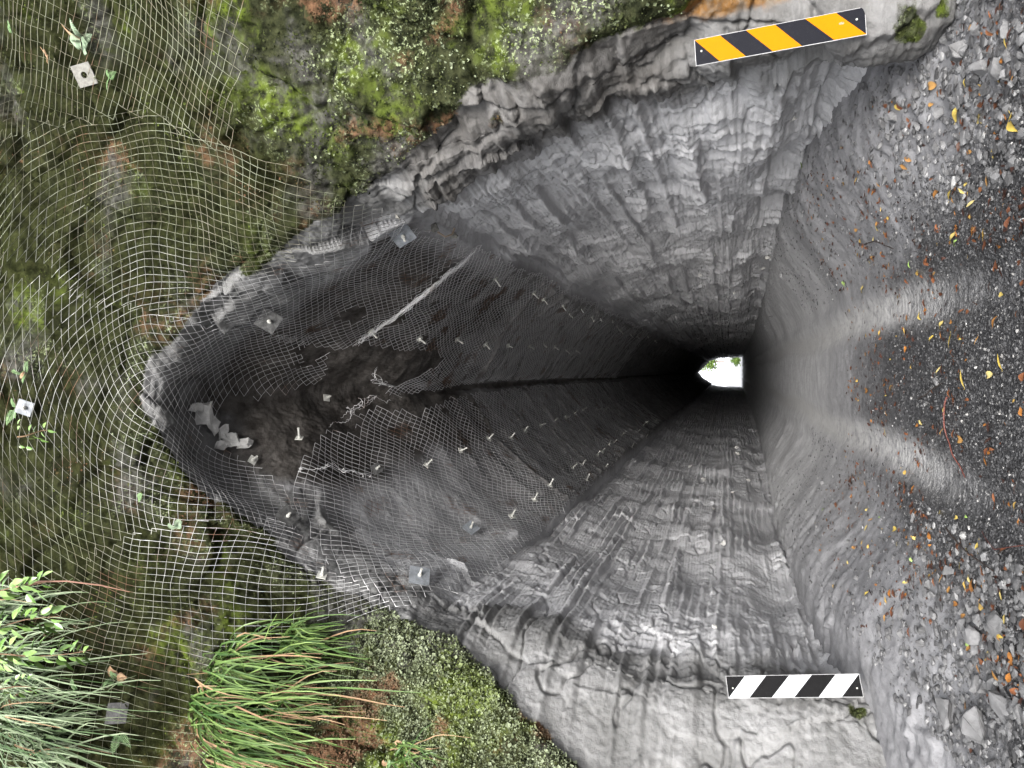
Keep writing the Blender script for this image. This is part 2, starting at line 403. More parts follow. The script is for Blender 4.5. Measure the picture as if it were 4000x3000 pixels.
    brown = np.maximum(brown, np.maximum(.62 * mouth_dark, .42 * sun_dim))
    rust = gauss(A, B, 16.8, -.44, .6, .20) * 1.25
    spots = (gauss(A, B, 18.0, -.2, .22, .16) + gauss(A, B, 18.3, .6, .12, .5) * .9 + gauss(A, B, 18.45, 1.4, .12, .4) * .7 + gauss(A, B, 1.25, -.2, .25, .2) * .9 + gauss(A, B, 1.15, -.5, .2, .3) + gauss(A, B, 1.6, -.05, .12, .1) * .8
             + gauss(A, B, 14.9, -.12, .1, .1) * .8) * sstep(-.25, .2, gnoise(X * 5, Y * 5, Z * 5))
    moss = np.maximum(moss, spots)
    D = D + np.minimum(moss, 1) * (.55 * blk - .04 * np.exp(-(jnt / .05) ** 2)) * (1 - side)
    nose = sstep(6, 8, A) * (1 - sstep(12, 13.5, A))
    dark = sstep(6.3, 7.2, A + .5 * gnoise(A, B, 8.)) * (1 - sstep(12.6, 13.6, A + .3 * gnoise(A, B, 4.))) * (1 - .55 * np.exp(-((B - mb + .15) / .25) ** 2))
    outer_dim = (1 - sstep(.0, 1.3, B + .35 * gnoise(A * .9, B, 3.) - .8 * nose)) * 1.0 * 1.0  # mask of the outer rock whose darker colour balances light falloff inside
    outer_dim = outer_dim * (1 - .10 * (1 - sstep(4.6, 5.4, A)))
    return D, np.stack([moss, brown, rust], -1).astype(F32), np.stack([dark, outer_dim, 0 * dark], -1).astype(F32)  # last set: dark moss under netting, then outer rock dimmed against daylight

DISP, ZONE, MOSS_DIM = rock_displace(AA.astype(F32), BB.astype(F32), X0, Y0, Z0)
XR, YR, ZR = X0 + NXg * DISP, Y0 + NYg * DISP, Z0 + NZg * DISP
def rock_part(name, r0, r1, c0, c1, label):
    s = (slice(r0, r1), slice(c0, c1))
    me = grid_mesh(name, XR[s], YR[s], ZR[s], False, {'zone': ZONE[s].reshape(-1, 3), 'moss_dim': MOSS_DIM[s].reshape(-1, 3)})
    return tag(link(name, me, None, ROCK), label, None, None, 'structure')
_rz = int(np.searchsorted(B_, 0.0)); _cl = int(np.searchsorted(A_, 5.85)); _cr = int(np.searchsorted(A_, 13.65))
rock_part('cliff', 0, _rz + 1, 0, NC, None)
rock_part('tunnel_wall', _rz, NR, 0, _cl + 1, None)
rock_part('tunnel_roof', _rz, NR, _cl, _cr + 1, None)
rock_part('tunnel_wall', _rz, NR, _cr, NC, None)

def rock_at(a, b, off=0.0):
    """point and outward normal on the displaced rock"""
    i = np.clip(np.searchsorted(B_, b), 1, NR - 2); j = np.clip(np.searchsorted(A_, a), 1, NC - 2)
    p = np.array([XR[i, j], YR[i, j], ZR[i, j]], float); n = np.array([NXg[i, j], NYg[i, j], NZg[i, j]], float)
    return p + n * off, n

# ------------------------------------------------------------------ ground
GROUND = ground_material()
def ground_z(x, y):
    x, y = np.broadcast_arrays(np.asarray(x, F32), np.asarray(y, F32))
    d = np.abs(x + .15)
    h = np.interp(y, [-50, 4.2, 5.4, 6.2, 7.5, 9, 13, 22, 36, 80, 110], [.10, .12, .14, .30, .56, .70, .74, .55, .36, .1, .0]).astype(F32)
    wob = .25 * gnoise(x * .3, y * .5, 4.0)
    t = sstep(1.0, 2.55, d + wob)
    z = h * t - .65 * np.clip((y - 12) / 103, 0, 1)
    trL = np.exp(-np.abs((x + .86 + .05 * np.sin(y * .6)) / .20) ** 3); trR = np.exp(-np.abs((x - .58 + .06 * np.sin(y * .5)) / .20) ** 3)
    tr = np.maximum(trL, trR)
    z = z - .045 * tr + .03 * np.exp(-((d - 1.02) / .14) ** 2)
    slab = np.zeros_like(z); m = (np.abs(x) < 4) & (y > 2.5) & (y < 40)
    if m.any():
        xs, ys = x[m], y[m]; w_ = .3 * gnoise(xs * 3, ys * 3, 1.0)
        u1, k1 = facets(xs * 3.0 + w_, ys * 4.5 + w_, .3 + 0 * xs, .9); u2, k2 = facets(xs * 13 + w_, ys * 19 + w_, .7 + 0 * xs, .9)
        slab[m] = (.045 * u1 * sstep(0, .3, gnoise(xs * .9, ys * .9, 7.0)) + .018 * u2 * sstep(-.2, .3, gnoise(xs * 1.3, ys * 1.3, 3.0))) * t[m] + .010 * t[m] * fbm(xs * 14, ys * 14, 5.0, 3)
    far = sstep(9, 30, np.maximum(d, -y))
    z = z + (.02 * fbm(x * 1.5, y * 1.5, 3.0, 4) + t * (.05 * fbm(x * 2.2, y * 2.2, 1.0, 4)) + t * .02 * terr(fbm(x * 5, y * 5, 8.0, 3), 4, 3) + slab
             + .006 * gnoise(x * 14, y * 14, 2.0) + .005 * gnoise(x * 30, y * 30, 6.0)) * (1 - far)
    z = z + .008 * tr * np.sin(y * 2 * math.pi / .11 + 2 * gnoise(x * 3, y * .5, 0)) * (1 - sstep(9, 14, y))
    return z, tr, t, d
def axis(lo, hi, step, ext, ratio):
    m = list(np.arange(lo, hi, step)); s = step; r = m[-1]; R = []
    while r < ext: s *= ratio; r += s; R.append(r)
    s = step; l = m[0]; L = []
    while l > -ext: s *= ratio; l -= s; L.append(l)
    return np.array(L[::-1] + m + R)
gx = axis(-3.1, 2.9, .014, 1500, 1.25)
_y = [3.3]
while _y[-1] < 125: _y.append(_y[-1] + .014 * (1 + (_y[-1] - 3.3) / 3.0) ** 1.12)
_s = .014; _lo = [3.3]
while _lo[-1] > -1500: _s *= 1.18; _lo.append(_lo[-1] - _s)
_s = 1.0; _hi = [_y[-1]]
while _hi[-1] < 2500: _s *= 1.3; _hi.append(_hi[-1] + _s)
gy = np.array(_lo[:0:-1] + _y + _hi[1:])
GX, GY = np.meshgrid(gx, gy)
GZ, TR, TL, GD = ground_z(GX, GY)
wv = .8 * fbm(GX * .8, GY * .8, 5.0, 3)
wv2 = .8 * fbm(GX * 3.5, GY * 3.5, 9.0, 4)
gravel = 1 - sstep(4.6, 14.0, GY + 1.2 * wv + wv2 + 2.6 * TR)
gravel = gravel * (1 - sstep(.95, 2.15, GD + .5 * wv + .4 * wv2 + .35 * sstep(5, 8, GY) - .5 * (1 - sstep(4.6, 5.6, GY))))
light = TR * sstep(4.9, 8.2, GY + .8 * wv + .6 * wv2) * (1 - .7 * sstep(14, 50, GY))
gzone = np.stack([gravel, light, TL], -1).astype(F32)
c0 = int(np.searchsorted(gx, -1.2)); c1 = int(np.searchsorted(gx, .9))
def ground_part(name, a, b, dz=0):
    s = (slice(None), slice(a, b))
    me = grid_mesh(name, GX[s], GY[s], GZ[s] + dz, False, {'zone': gzone[s].reshape(-1, 3)})
    return tag(link(name, me, None, GROUND), None, None, None, 'structure')
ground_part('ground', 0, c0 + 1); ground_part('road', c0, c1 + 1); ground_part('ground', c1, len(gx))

# ------------------------------------------------------------------ smooth carrier surface for the netting
def box_blur(M, ry, rx):
    def one(M, r, ax):
        P = np.pad(M, [(r + 1, r) if k == ax else (0, 0) for k in (0, 1)], mode='edge'); c = np.cumsum(P.astype(np.float64), axis=ax)
        n = M.shape[ax]; hi = np.take(c, np.arange(2 * r + 1, 2 * r + 1 + n), axis=ax); lo = np.take(c, np.arange(n), axis=ax)
        return (hi - lo) / (2 * r + 1)
    return one(one(M, ry, 0), rx, 1)
_bl = box_blur(DISP, 24, 24); _sd = np.sqrt(np.maximum(box_blur((DISP - _bl) ** 2, 24, 24), 0))
NETD = (_bl + .75 * _sd).astype(F32)

def samp(M, A, B):
    fi = np.clip(np.interp(B, B_, np.arange(NR)), 0, NR - 1.001); fj = np.clip(A / ARC * (NC - 1), 0, NC - 1.001)
    i = fi.astype(int); j = fj.astype(int); u = fi - i; v = fj - j
    return M[i, j] * (1 - u) * (1 - v) + M[i + 1, j] * u * (1 - v) + M[i, j + 1] * (1 - u) * v + M[i + 1, j + 1] * u * v

def net_point(A, B, off):
    n = [samp(M, A, B) for M in (NXg, NYg, NZg)]; d = samp(NETD, A, B) + off
    return np.stack([samp(M, A, B) + nn * d for M, nn in zip((X0, Y0, Z0), n)], -1)

def in_poly(px, py, poly):
    ins = np.zeros(px.shape, bool); n = len(poly); j = n - 1
    for i in range(n):
        xi, yi = poly[i]; xj, yj = poly[j]
        c = ((yi > py) != (yj > py)) & (px < (xj - xi) * (py - yi) / (yj - yi + 1e-9) + xi)
        ins ^= c; j = i
    return ins

def wire_net(name, poly, pa, pb, rad, off, mat, label, shear=0.0, holes=(), seed=0.0, growth=0.0):
    P = np.array(poly); a0, a1 = P[:, 0].min() - .3, P[:, 0].max() + .3; b0, b1 = P[:, 1].min() - .1, P[:, 1].max() + .1
    if shear: a0 -= abs(shear) * (b1 - b0); a1 += abs(shear) * (b1 - b0)
    na = int((a1 - a0) / pa) + 1
    bs = [b0]
    while bs[-1] < b1: bs.append(bs[-1] + pb * (1 + growth * max(0, bs[-1] - 3)))
    bs = np.array(bs); nb = len(bs)
    I, J = np.meshgrid(np.arange(na), np.arange(nb), indexing='ij')
    A = a0 + pa * (I + ((I + J) % 2) * 1.0); B = bs[J].astype(float)
    A = A + shear * (B - b0)
    A = A + .11 * gnoise(A * .75, B * .75, 23 + seed) + .035 * gnoise(A * 1.9, B * 1.9, 3 + seed) + .010 * gnoise(A * 5, B * 5, 8 + seed)
    B = B + .11 * gnoise(A * .7, B * .7, 34 + seed) + .04 * gnoise(A * 1.9, B * 1.9, 14 + seed) + .010 * gnoise(A * 5, B * 5, 19 + seed)
    jit = .06 * gnoise(A * 1.8, B * 1.8, 41. + seed) + RNG.normal(0, .028, A.shape)
    ok = in_poly(A + jit, B + jit, poly) & (A > .1) & (A < ARC - .1)
    for (ha, hb, hr) in holes:
        ok &= np.hypot(A - ha, B - hb) > hr * (1 + .7 * gnoise(A * 3, B * 3, 2.) + .35 * gnoise(A * 11, B * 11, 5.) + RNG.normal(0, .22, A.shape))
    sag = off + .075 * fbm(A * 1.5, B * 1.5, 30. + seed, 3) + .004 * ((I + J) % 2)
    pts = net_point(A, B, sag)
    paths = []
    for i in range(na):
        o = ok[i]; k = 0
        e = np.flatnonzero(np.diff(np.r_[False, o, False].astype(int)))
        for s, t in zip(e[::2], e[1::2]):
            if t - s >= 2: paths.append(pts[i, s:t])
    V, Fq = tubes(paths, rad, 3)
    return tag(link(name, mesh_np(name, V, Fq), None, mat), label, 'netting', 'wire netting pinned over the rock')

def wire_material():
    n = NT('galvanised_wire', .5, .5)
    x = n.N.new('ShaderNodeSeparateXYZ'); n.t.links.new(n.pos, x.inputs[0])
    zinc = n.mix(n.noise(3, 4), (.52, .52, .535), (.78, .78, .79))
    algae = n.mix(n.step(n.noise(4, 5), .35, .65), (.27, .29, .21), (.18, .165, .115))
    c = n.mix(n.step(n.math('ADD', x.outputs[1], n.noise(1.2, 3)), 7.0, 6.4), zinc, algae)
    c = n.mix(n.step(n.noise(1.9, 6, .6), .56, .66), c, (.17, .085, .045))
    return n.done(c, .5)
WIRE = wire_material()
NETS = {
'A': [(11.33, -3.6), (13.57, -1.86), (13.44, -1.69), (13.05, -1.32), (12.61, -0.94), (12.61, -0.78), (12.3, -1.14), (11.96, -1.56), (11.33, -2.01), (10.92, -2.5), (10.4, -3.3), (10.4, -5), (11.5, -5)],
'B': [(10.66, -3.16), (10.97, -2.55), (11.44, -2.02), (12.04, -1.62), (12.37, -1.2), (12.61, -0.96), (12.89, -0.79), (13.23, -0.27), (13.47, 0.24), (13.41, 1.0), (13.41, 1.99), (13.57, 2.99), (12.69, 3.07), (11.78, 3.07), (11.05, 2.85), (10.74, 2.55), (10.74, 2.03), (10.84, 1.08), (10.87, 0.14), (10.63, -0.34), (10.37, -0.88), (10.32, -1.6), (10.2, -3.5)],
'C': [(10.25, -3.6), (10.35, -1.63), (10.42, -0.99), (10.68, -0.39), (10.94, 0.1), (10.94, 1.0), (10.94, 1.86), (10.71, 2.5), (10.01, 2.76), (9.77, 2.12), (9.8, 1.42), (9.59, 1.04), (9.23, 1.06), (8.92, 1.18), (8.5, 1.14), (8.01, 0.94), (7.72, 0.38), (7.98, 0.07), (8.32, -0.33), (8.58, -0.75), (8.79, -1.29), (8.89, -1.96), (9.12, -3.6)],
'D': [(9.2, -3.6), (8.92, -1.93), (8.84, -1.2), (8.66, -0.67), (8.37, -0.25), (8.08, 0.24), (7.77, 0.49), (7.36, 0.42), (6.97, 0.22), (6.45, 0.09), (6.08, -0.12), (6.37, -0.3), (6.99, -0.52), (7.1, -1.02), (7.07, -1.39), (7.02, -1.77), (6.9, -2.25), (6.9, -3.6), (8.6, -3.9)],
'R': [(11.02, 2.78), (11.65, 3.21), (12.61, 3.14), (13.62, 3.14), (13.65, 8.62), (13.7, 19.12), (13.62, 26), (9.7, 26), (10.0, 15.07), (10.0, 9.62), (9.9, 6.9), (9.59, 4.2), (9.75, 3.9), (10.87, 5.24), (11.1, 4.8), (10.97, 3.62)],
'L': [(8.73, 1.62), (9.31, 2.9), (9.38, 3.31), (9.41, 3.93), (9.18, 4.44), (9.41, 5.72), (9.51, 7.17), (9.6, 10.55), (9.4, 26), (6.1, 26), (6.05, 16.46), (5.82, 5.45), (5.64, 1.52), (5.9, 0.73), (6.08, -0.13), (6.99, 0.26), (7.72, 0.6), (8.19, 0.96)]}
wire_net('wire_netting', NETS['A'], .060, .062, .0030, .05, WIRE, 'rust-flecked diamond netting over the grey-green fern and holed plate', -.42, (), 1)
wire_net('wire_netting', NETS['B'], .058, .056, .0030, .06, WIRE, 'pale netting hung down the cliff to a gathered hem on the orange-board side', .24, ((12.5, .3, .14), (11.6, 2.3, .16)), 5)
wire_net('wire_netting', NETS['C'], .060, .058, .0030, .06, WIRE, 'torn diamond netting over the crown of the tunnel mouth, around the broken white slabs', 0, ((9.4, 1.0, .22), (10.6, 2.2, .2)), 9)
wire_net('wire_netting', NETS['D'], .058, .060, .0030, .05, WIRE, 'mossy netting running down behind the hanging grass tussocks', -.34, ((8.1, .1, .14),), 13)
wire_net('wire_netting', NETS['R'], .058, .060, .0046, .035, WIRE, 'fine grey netting pinned inside the tunnel roof above the wall with the orange-striped board', .06, ((10.6, 3.9, .25),), 17, .045)
wire_net('wire_netting', NETS['L'], .066, .066, .0050, .035, WIRE, 'fine pale netting pinned inside the tunnel roof above the wall with the white-striped board', -.05, ((9.2, 2.9, .2), (9.4, 4.4, .2)), 21, .045)
# the gathered hem and loose torn strands
def strands(name, route, n, spread, off, rad, label, seed, loops=0.0):
    R = np.array(route); t = np.linspace(0, len(R) - 1, 90); rg = np.random.default_rng(seed); paths = []
    for k in range(n):
        A = np.interp(t, range(len(R)), R[:, 0]); B = np.interp(t, range(len(R)), R[:, 1])
        ph = rg.uniform(0, 50); A = A + spread * gnoise(t * 2.2 + ph, k * 3.7, 1.0) + .02 * ((np.arange(90) % 2) - .5); B = B + spread * 1.3 * gnoise(t * 2.2 + ph, k * 3.7, 9.0)
        i0 = rg.integers(0, 30); i1 = rg.integers(58, 90)
        paths.append(net_point(A, B, off + spread * .8 * gnoise(t * 3 + ph, k, 4.) + loops * np.sin(np.linspace(0, math.pi, 90)))[i0:i1])
    V, Fq = tubes(paths, rad, 3)
    return tag(link(name, mesh_np(name, V, Fq), None, WIRE), label, 'wire')
strands('gathered_wire', [(13.6, 3.14), (13.18, 3.15), (12.69, 3.07), (11.78, 3.05), (11.23, 2.9), (10.92, 2.75)], 22, .075, .09, .0024, 'bunched roll of wire along the torn hem of the roof netting', 3)
strands('loose_wire', [(8.5, 1.2), (8.4, 1.6), (8.2, 1.9), (8.15, 2.3)], 2, .12, .12, .004, 'single pale wire looping from the torn netting beside the white slabs', 8, .15)
strands('loose_wire', [(9.1, 2.4), (9.3, 2.9), (9.5, 3.4), (9.45, 3.9)], 4, .2, .10, .003, 'tangle of loose wires hanging at the dark crest of the roof', 12, .12)
strands('loose_wire', [(10.6, 3.3), (10.2, 3.6), (9.9, 4.0)], 5, .22, .08, .003, 'loose wire strands trailing from the ragged net end on the brown roof', 15, .10)

# ------------------------------------------------------------------ plain shapes
def box_bm(sx, sy, sz, bev=0.0):
    me = bpy.data.meshes.new('box'); bm = bmesh.new(); bmesh.ops.create_cube(bm, size=1)
    bmesh.ops.scale(bm, vec=(sx, sy, sz), verts=bm.verts)
    if bev: bmesh.ops.bevel(bm, geom=bm.edges[:], offset=bev, segments=2, affect='EDGES')
    bm.to_mesh(me); bm.free(); return me
def cyl_me(r, h, n=12, z0=0.0, r2=None, bev=0.0):
    me = bpy.data.meshes.new('cyl'); bm = bmesh.new()
    bmesh.ops.create_cone(bm, cap_ends=True, segments=n, radius1=r, radius2=r if r2 is None else r2, depth=h)
    bmesh.ops.translate(bm, vec=(0, 0, z0 + h / 2), verts=bm.verts)
    if bev: bmesh.ops.bevel(bm, geom=[e for e in bm.edges if len(e.link_faces) == 2 and e.calc_face_angle() > .6], offset=bev, segments=1, affect='EDGES')
    bm.to_mesh(me); bm.free(); return me
def rock_me(seed, sx, sy, sz, n=11, bev=.035):
    rg = random.Random(seed); me = bpy.data.meshes.new('rock'); bm = bmesh.new()
    for k in range(n):
        v = Vector((rg.gauss(0, 1), rg.gauss(0, 1), rg.gauss(0, 1))); v.normalize(); v *= rg.uniform(.82, 1.0)
        bm.verts.new((v.x * sx, v.y * sy, v.z * sz))
    r = bmesh.ops.convex_hull(bm, input=bm.verts[:])
    bmesh.ops.delete(bm, geom=[g for g in r['geom_interior'] if isinstance(g, bmesh.types.BMVert)], context='VERTS')
    bmesh.ops.bevel(bm, geom=bm.edges[:], offset=bev * min(sx, sy, sz), segments=2, affect='EDGES')
    bmesh.ops.triangulate(bm, faces=bm.faces[:]); bmesh.ops.subdivide_edges(bm, edges=[e for e in bm.edges if e.calc_length() > .35 * max(sx, sy, sz)], cuts=2)
    bmesh.ops.triangulate(bm, faces=bm.faces[:])
    for v in bm.verts:
        c = v.co; k = float(gnoise(c.x / sx * 2 + seed, c.y / sy * 2, c.z / sz * 2)) + .5 * float(gnoise(c.x / sx * 5, c.y / sy * 5 + seed, c.z / sz * 5))
        v.co *= 1 + .09 * k
    bm.to_mesh(me); bm.free(); return me

def simple(name, col, rough=.6, metal=0, spec=.4, bumpscale=None, var=0.0, scale=20):
    n = NT(name, rough, spec); n.b.inputs['Metallic'].default_value = metal
    c = n.mix(n.step(n.noise(scale, 6, .65), .35, .68), tuple(v * (1 - var) for v in col), tuple(min(1, v * (1 + var)) for v in col))
    return n.done(c, None, n.bump(n.noise(bumpscale, 6, .6), .4, .01) if bumpscale else None)
ZINC = simple('zinc_plate', (.20, .215, .235), .55, .2, .5, 60, .25, 14)
ZINC_PALE = simple('pale_bolt', (.40, .40, .375), .6, 0, .4, None, .12, 30)
RUSTY = simple('dirty_steel', (.085, .085, .085), .55, .2, .4, 50, .4, 20)
GROUT = simple('grout', (.19, .186, .17), .9, 0, .2, 40, .2, 30)
SLABM = simple('pale_broken_rock', (.50, .497, .488), .85, 0, .2, 35, .18, 9)
STONE = simple('grey_stone', (.125, .125, .128), .75, 0, .35, 30, .25, 8)
PEB = simple('pale_stone', (.42, .415, .40), .8, 0, .3, 40, .2, 20)

# ------------------------------------------------------------------ rock bolts with their plates
def frame(nrm, tilt, spin, rg):
    n = Vector(nrm).normalized(); n = (n + Vector((rg.gauss(0, tilt), rg.gauss(0, tilt), rg.gauss(0, tilt)))).normalized()
    return (n.to_track_quat('Z', 'Y').to_matrix() @ Matrix.Rotation(spin, 3, 'Z')).to_quaternion()
def bolt_parts(root, size, rod, pm, hole=False):
    pl = link('plate', box_bm(size, size, .010, .0015) if not hole else holed_plate(size), root, pm); pl.location.z = .006
    if rod:
        link('bolt_rod', cyl_me(.0135, rod, 10, .010), root, ZINC_PALE)
        link('nut', cyl_me(.024, .028, 6, .012, None, .002), root, ZINC_PALE)
        link('washer', cyl_me(.033, .006, 14, .008), root, pm)
def holed_plate(s):
    me = bpy.data.meshes.new('plate'); bm = bmesh.new(); n = 24; ring = [[], []]; out = [[], []]
    for z in (0, 1):
        for k in range(n):
            a = 2 * math.pi * k / n; c, d = math.cos(a), math.sin(a); q = s / 2 / max(abs(c), abs(d))
            ring[z].append(bm.verts.new((c * s * .15, d * s * .15, z * .012 - .006 - .012 * (1 - z)))); out[z].append(bm.verts.new((c * q, d * q, z * .012 - .006)))
    for k in range(n):
        j = (k + 1) % n
        bm.faces.new((ring[1][k], out[1][k], out[1][j], ring[1][j])); bm.faces.new((ring[0][j], out[0][j], out[0][k], ring[0][k]))
        bm.faces.new((out[1][k], out[0][k], out[0][j], out[1][j])); bm.faces.new((ring[0][k], ring[1][k], ring[1][j], ring[0][j]))
    bm.to_mesh(me); bm.free(); return me
BG = random.Random(5)
def bolt(a, b, size, rod, pm, label, group, off=.06, tilt=.12, hole=False, spin=None):
    r = empty('rock_bolt'); bolt_parts(r, size, rod, pm, hole)
    p = net_point(np.array([a]), np.array([b]), off)[0]; n = rock_at(a, b)[1]
    if size > .12: n = n + .9 * (EYE - p) / np.linalg.norm(EYE - p)          # plates hang a little towards the road
    r.location = p; r.rotation_mode = 'QUATERNION'; r.rotation_quaternion = frame(n, tilt, BG.uniform(0, 1.5) if spin is None else spin, BG)
    return tag(r, label, 'rock bolt', group)
GP = 'plated rock bolts round the tunnel mouth'
bolt(11.57, -2.34, .20, 0, GROUT, 'bare pale square plate with a round hole, under the grey-green fern', GP, .06, .05, True, .1)
bolt(9.8, -1.6, .17, .05, ZINC, 'small square grey plate high behind netting, near the pale-leaved sprig', GP, .05, .08)
bolt(11.28, .88, .24, .07, RUSTY, 'tilted dark square plate with pale bolt head on the grey rim, orange-board side', GP, .10, .2)
bolt(13.28, 1.08, .23, .10, ZINC, 'zinc plate with a stubby bolt at the netting edge beside the grout lumps', GP, .09, .1, False, .2)
bolt(8.24, 2.62, .15, .12, RUSTY, 'dark plate and white bolt on the roof at the upper end of the fine netting', GP, .08, .1)
bolt(7.93, .51, .23, .08, RUSTY, 'black square plate with a white edge on the pale rim left of the crown', GP, .10, .2)
bolt(6.63, 2.8, .20, .13, ZINC, 'grey plate with a long pale bolt low on the netting over the white-board wall', GP, .08, .1)
bolt(6.21, .6, .24, .12, ZINC, 'broad bright plate with upright bolt at the netting corner above the grassy bank', GP, .10, .08, False, .3)
bolt(7.67, -2.26, .20, 0, RUSTY, 'weathered plate half hidden behind the hanging grass', GP, .03, .05, False, .2)
bolt(8.94, 1.18, .10, .15, ZINC_PALE, 'white bolt stub at the foot of the broken slabs with a wire looped from it', GP, .06, .3)
bolt(9.02, 1.86, .10, .15, ZINC_PALE, 'white bolt stub in the dark soil below the broken slabs', GP, .06, .3)
bolt(9.7, 2.76, .10, .10, ZINC_PALE, 'small bolt stub alone on the bare brown roof', GP, .06, .2)
bolt(7.12, .05, .11, .12, ZINC_PALE, 'pale bolt on the mossy rim between the black plate and the grassy bank', GP, .06, .2)
ROWS = [
 ([(13.23, 5.0), (13.23, 7.44), (13.21, 8.11), (13.28, 9.42), (13.39, 11.19), (13.1, 10.6), (13.26, 13.04), (13.36, 13.71), (13.47, 15.49), (13.26, 17.52), (13.15, 18.69), (13.15, 21.2), (13.18, 22.88), (13.44, 24.94), (13.34, 28.58)], 'small pale bolt in the row along the netting hem above the orange-board wall'),
 ([(11.28, 2.95), (11.39, 4.03), (11.46, 5.45), (11.46, 6.73), (11.54, 7.93), (11.59, 9.66), (11.8, 10.43), (11.75, 11.58), (11.67, 12.95), (11.72, 14.21), (11.39, 18.46)], 'small pale bolt in the upper roof row under the crest, orange-board side'),
 ([(8.16, 4.8), (8.21, 5.96), (8.06, 6.9), (8.14, 8.07), (8.14, 9.39), (8.14, 10.6), (8.14, 11.85), (8.19, 12.99), (8.24, 14.36), (8.06, 16.18), (7.98, 17.35), (8.08, 3.67)], 'small pale bolt in the upper roof row under the crest, white-board side'),
 ([(6.47, 3.98), (6.55, 5.06), (6.63, 5.93), (6.76, 8.36), (6.65, 9.08), (6.63, 10.89), (6.65, 11.58), (6.71, 12.76), (6.68, 13.37), (6.84, 15.91), (6.42, 17.75), (6.65, 20.81), (6.68, 22.13), (6.39, 23.93), (6.11, 8.29), (6.03, 10.22), (6.03, 15.23), (5.93, 18.22)], 'small pale bolt in the row along the netting hem above the white-board wall')]
proto = None
for pts, lab in ROWS:
    for (a, b) in pts:
        if proto is None:
            proto = r = bolt(a, b, .10, .15, ZINC_PALE, lab, lab.replace('bolt', 'bolts'), .045)
        else:
            r = proto.copy(); COL.objects.link(r)
            for ch in proto.children:
                c = ch.copy(); COL.objects.link(c); c.parent = r
            p = net_point(np.array([a]), np.array([b]), .045)[0]
            r.location = p; r.rotation_quaternion = frame(rock_at(a, b)[1] + np.array([0, -.25, 0]), .15, BG.uniform(0, 1.5), BG)
            r['label'] = lab; r['group'] = lab.replace('bolt', 'bolts')

# ------------------------------------------------------------------ stones that stick out of the rock, plugs, broken slabs
def stuck(name, a, b, size, mat, label, cat, group=None, seed=0, off=.0, flat=.7):
    p, n = rock_at(a, b, off); o = link(name, rock_me(seed, size, size * .8, size * flat), None, mat)
    o.location = p; o.rotation_euler = (seed * 1.3 % 6, seed * 2.1 % 6, seed * .7 % 6)
    return tag(o, label, cat, group)
for k, (a, b, s) in enumerate([(13.49, .58, .055), (13.47, 1.77, .075), (13.54, 2.25, .07)]):
    stuck('grout_plug', a, b, s, GROUT, ['grout lump above the zinc plate at the netting edge', 'squarish grout lump with a rusty tail below the zinc plate', 'lowest grout lump beyond the netting corner, with a rusty edge'][k], 'grout lump', 'grout lumps by the netting edge', 30 + k, .05)
v, q = tubes([np.array([rock_at(13.47, 1.80, .09)[0], rock_at(13.50, 1.95, .13)[0], rock_at(13.56, 2.08, .10)[0], rock_at(13.6, 2.16, .05)[0]])], .011, 6)
tag(link('root_stub', mesh_np('root_stub', v, q), None, simple('pale_root', (.42, .34, .26), .8)), 'short pale curved root hanging from the squarish grout lump', 'root')
SL = ['largest broken white slab at the crown of the mouth', 'white slab leaning on the largest one at the crown', 'white flake at the top of the slab pile, near the pale rim', 'white slab in the lower cluster at the crown, beside the bolt stub', 'tilted white slab at the bottom of the lower crown cluster', 'small white chip between the two clusters of slabs', 'narrow white chip wedged in the lower crown cluster']
def slab_me(seed):
    rg = random.Random(seed); me = bpy.data.meshes.new('slab'); bm = bmesh.new(); bmesh.ops.create_cube(bm, size=2); bmesh.ops.subdivide_edges(bm, edges=bm.edges[:], cuts=2, use_grid_fill=True)
    sh = [rg.uniform(-.35, .35) for _ in range(4)]
    for v in bm.verts:
        c = v.co; c.x += sh[0] * c.y + sh[1] * c.z; c.y += sh[2] * c.x; c.x *= 1 - .25 * abs(c.y) * (rg.random() < .5)
        v.co = Vector((c.x, c.y * .75, c.z * .38)) + Vector((rg.gauss(0, .09), rg.gauss(0, .09), rg.gauss(0, .05)))
    bm.to_mesh(me); bm.free(); return me
for k, (a, b, s) in enumerate([(9.66, .94, .125), (9.56, 1.04, .09), (9.72, .82, .07), (9.30, 1.16, .11), (9.18, 1.22, .08), (9.44, 1.14, .07), (9.26, 1.04, .07)]):
    p, n = rock_at(a, b, .10); o = link('rock_slab', slab_me(50 + k), None, SLABM); o.location = p; o.scale = (s, s, s); o.rotation_euler = frame(n + np.array([0, -.6, -.2]), .3, k * 1.3, BG).to_euler()
    tag(o, SL[k], 'rock slab', 'broken white slabs at the crown')
for k, (a, b, s, w) in enumerate([(17.68, 11.02, .10, 1), (17.7, 13.96, .12, 1), (17.49, 18.87, .10, 1), (16.2, 12.67, .08, 1), (17.2, 14.92, .07, 1), (17.42, 2.05, .055, 2), (2.76, 4.98, .085, 3), (2.44, 17.58, .13, 0), (3.35, 12.62, .10, 0), (2.44, 19.24, .11, 0), (2.2, 13.04, .09, 0), (3.8, 14.06, .08, 0), (2.83, 1.14, .04, 4), (3.0, 8.5, .06, 0), (2.6, 10.5, .06, 0), (16.6, 9.2, .06, 1), (17.0, 16.8, .08, 1)]):
    lab = ['pale stone stuck in the grooved wall on the white-board side', 'pale stone stuck in the grooved wall on the orange-board side', 'pale flat flake caught under the overhang below the orange-striped board', 'largest near white stone set in the wall groove on the white-board side', 'white pebble in the wall just inside the white-striped board'][w]
    stuck('stone', a, b, s, PEB, lab, 'stone', 'stones stuck in the tunnel walls', 70 + k, .03, .6)

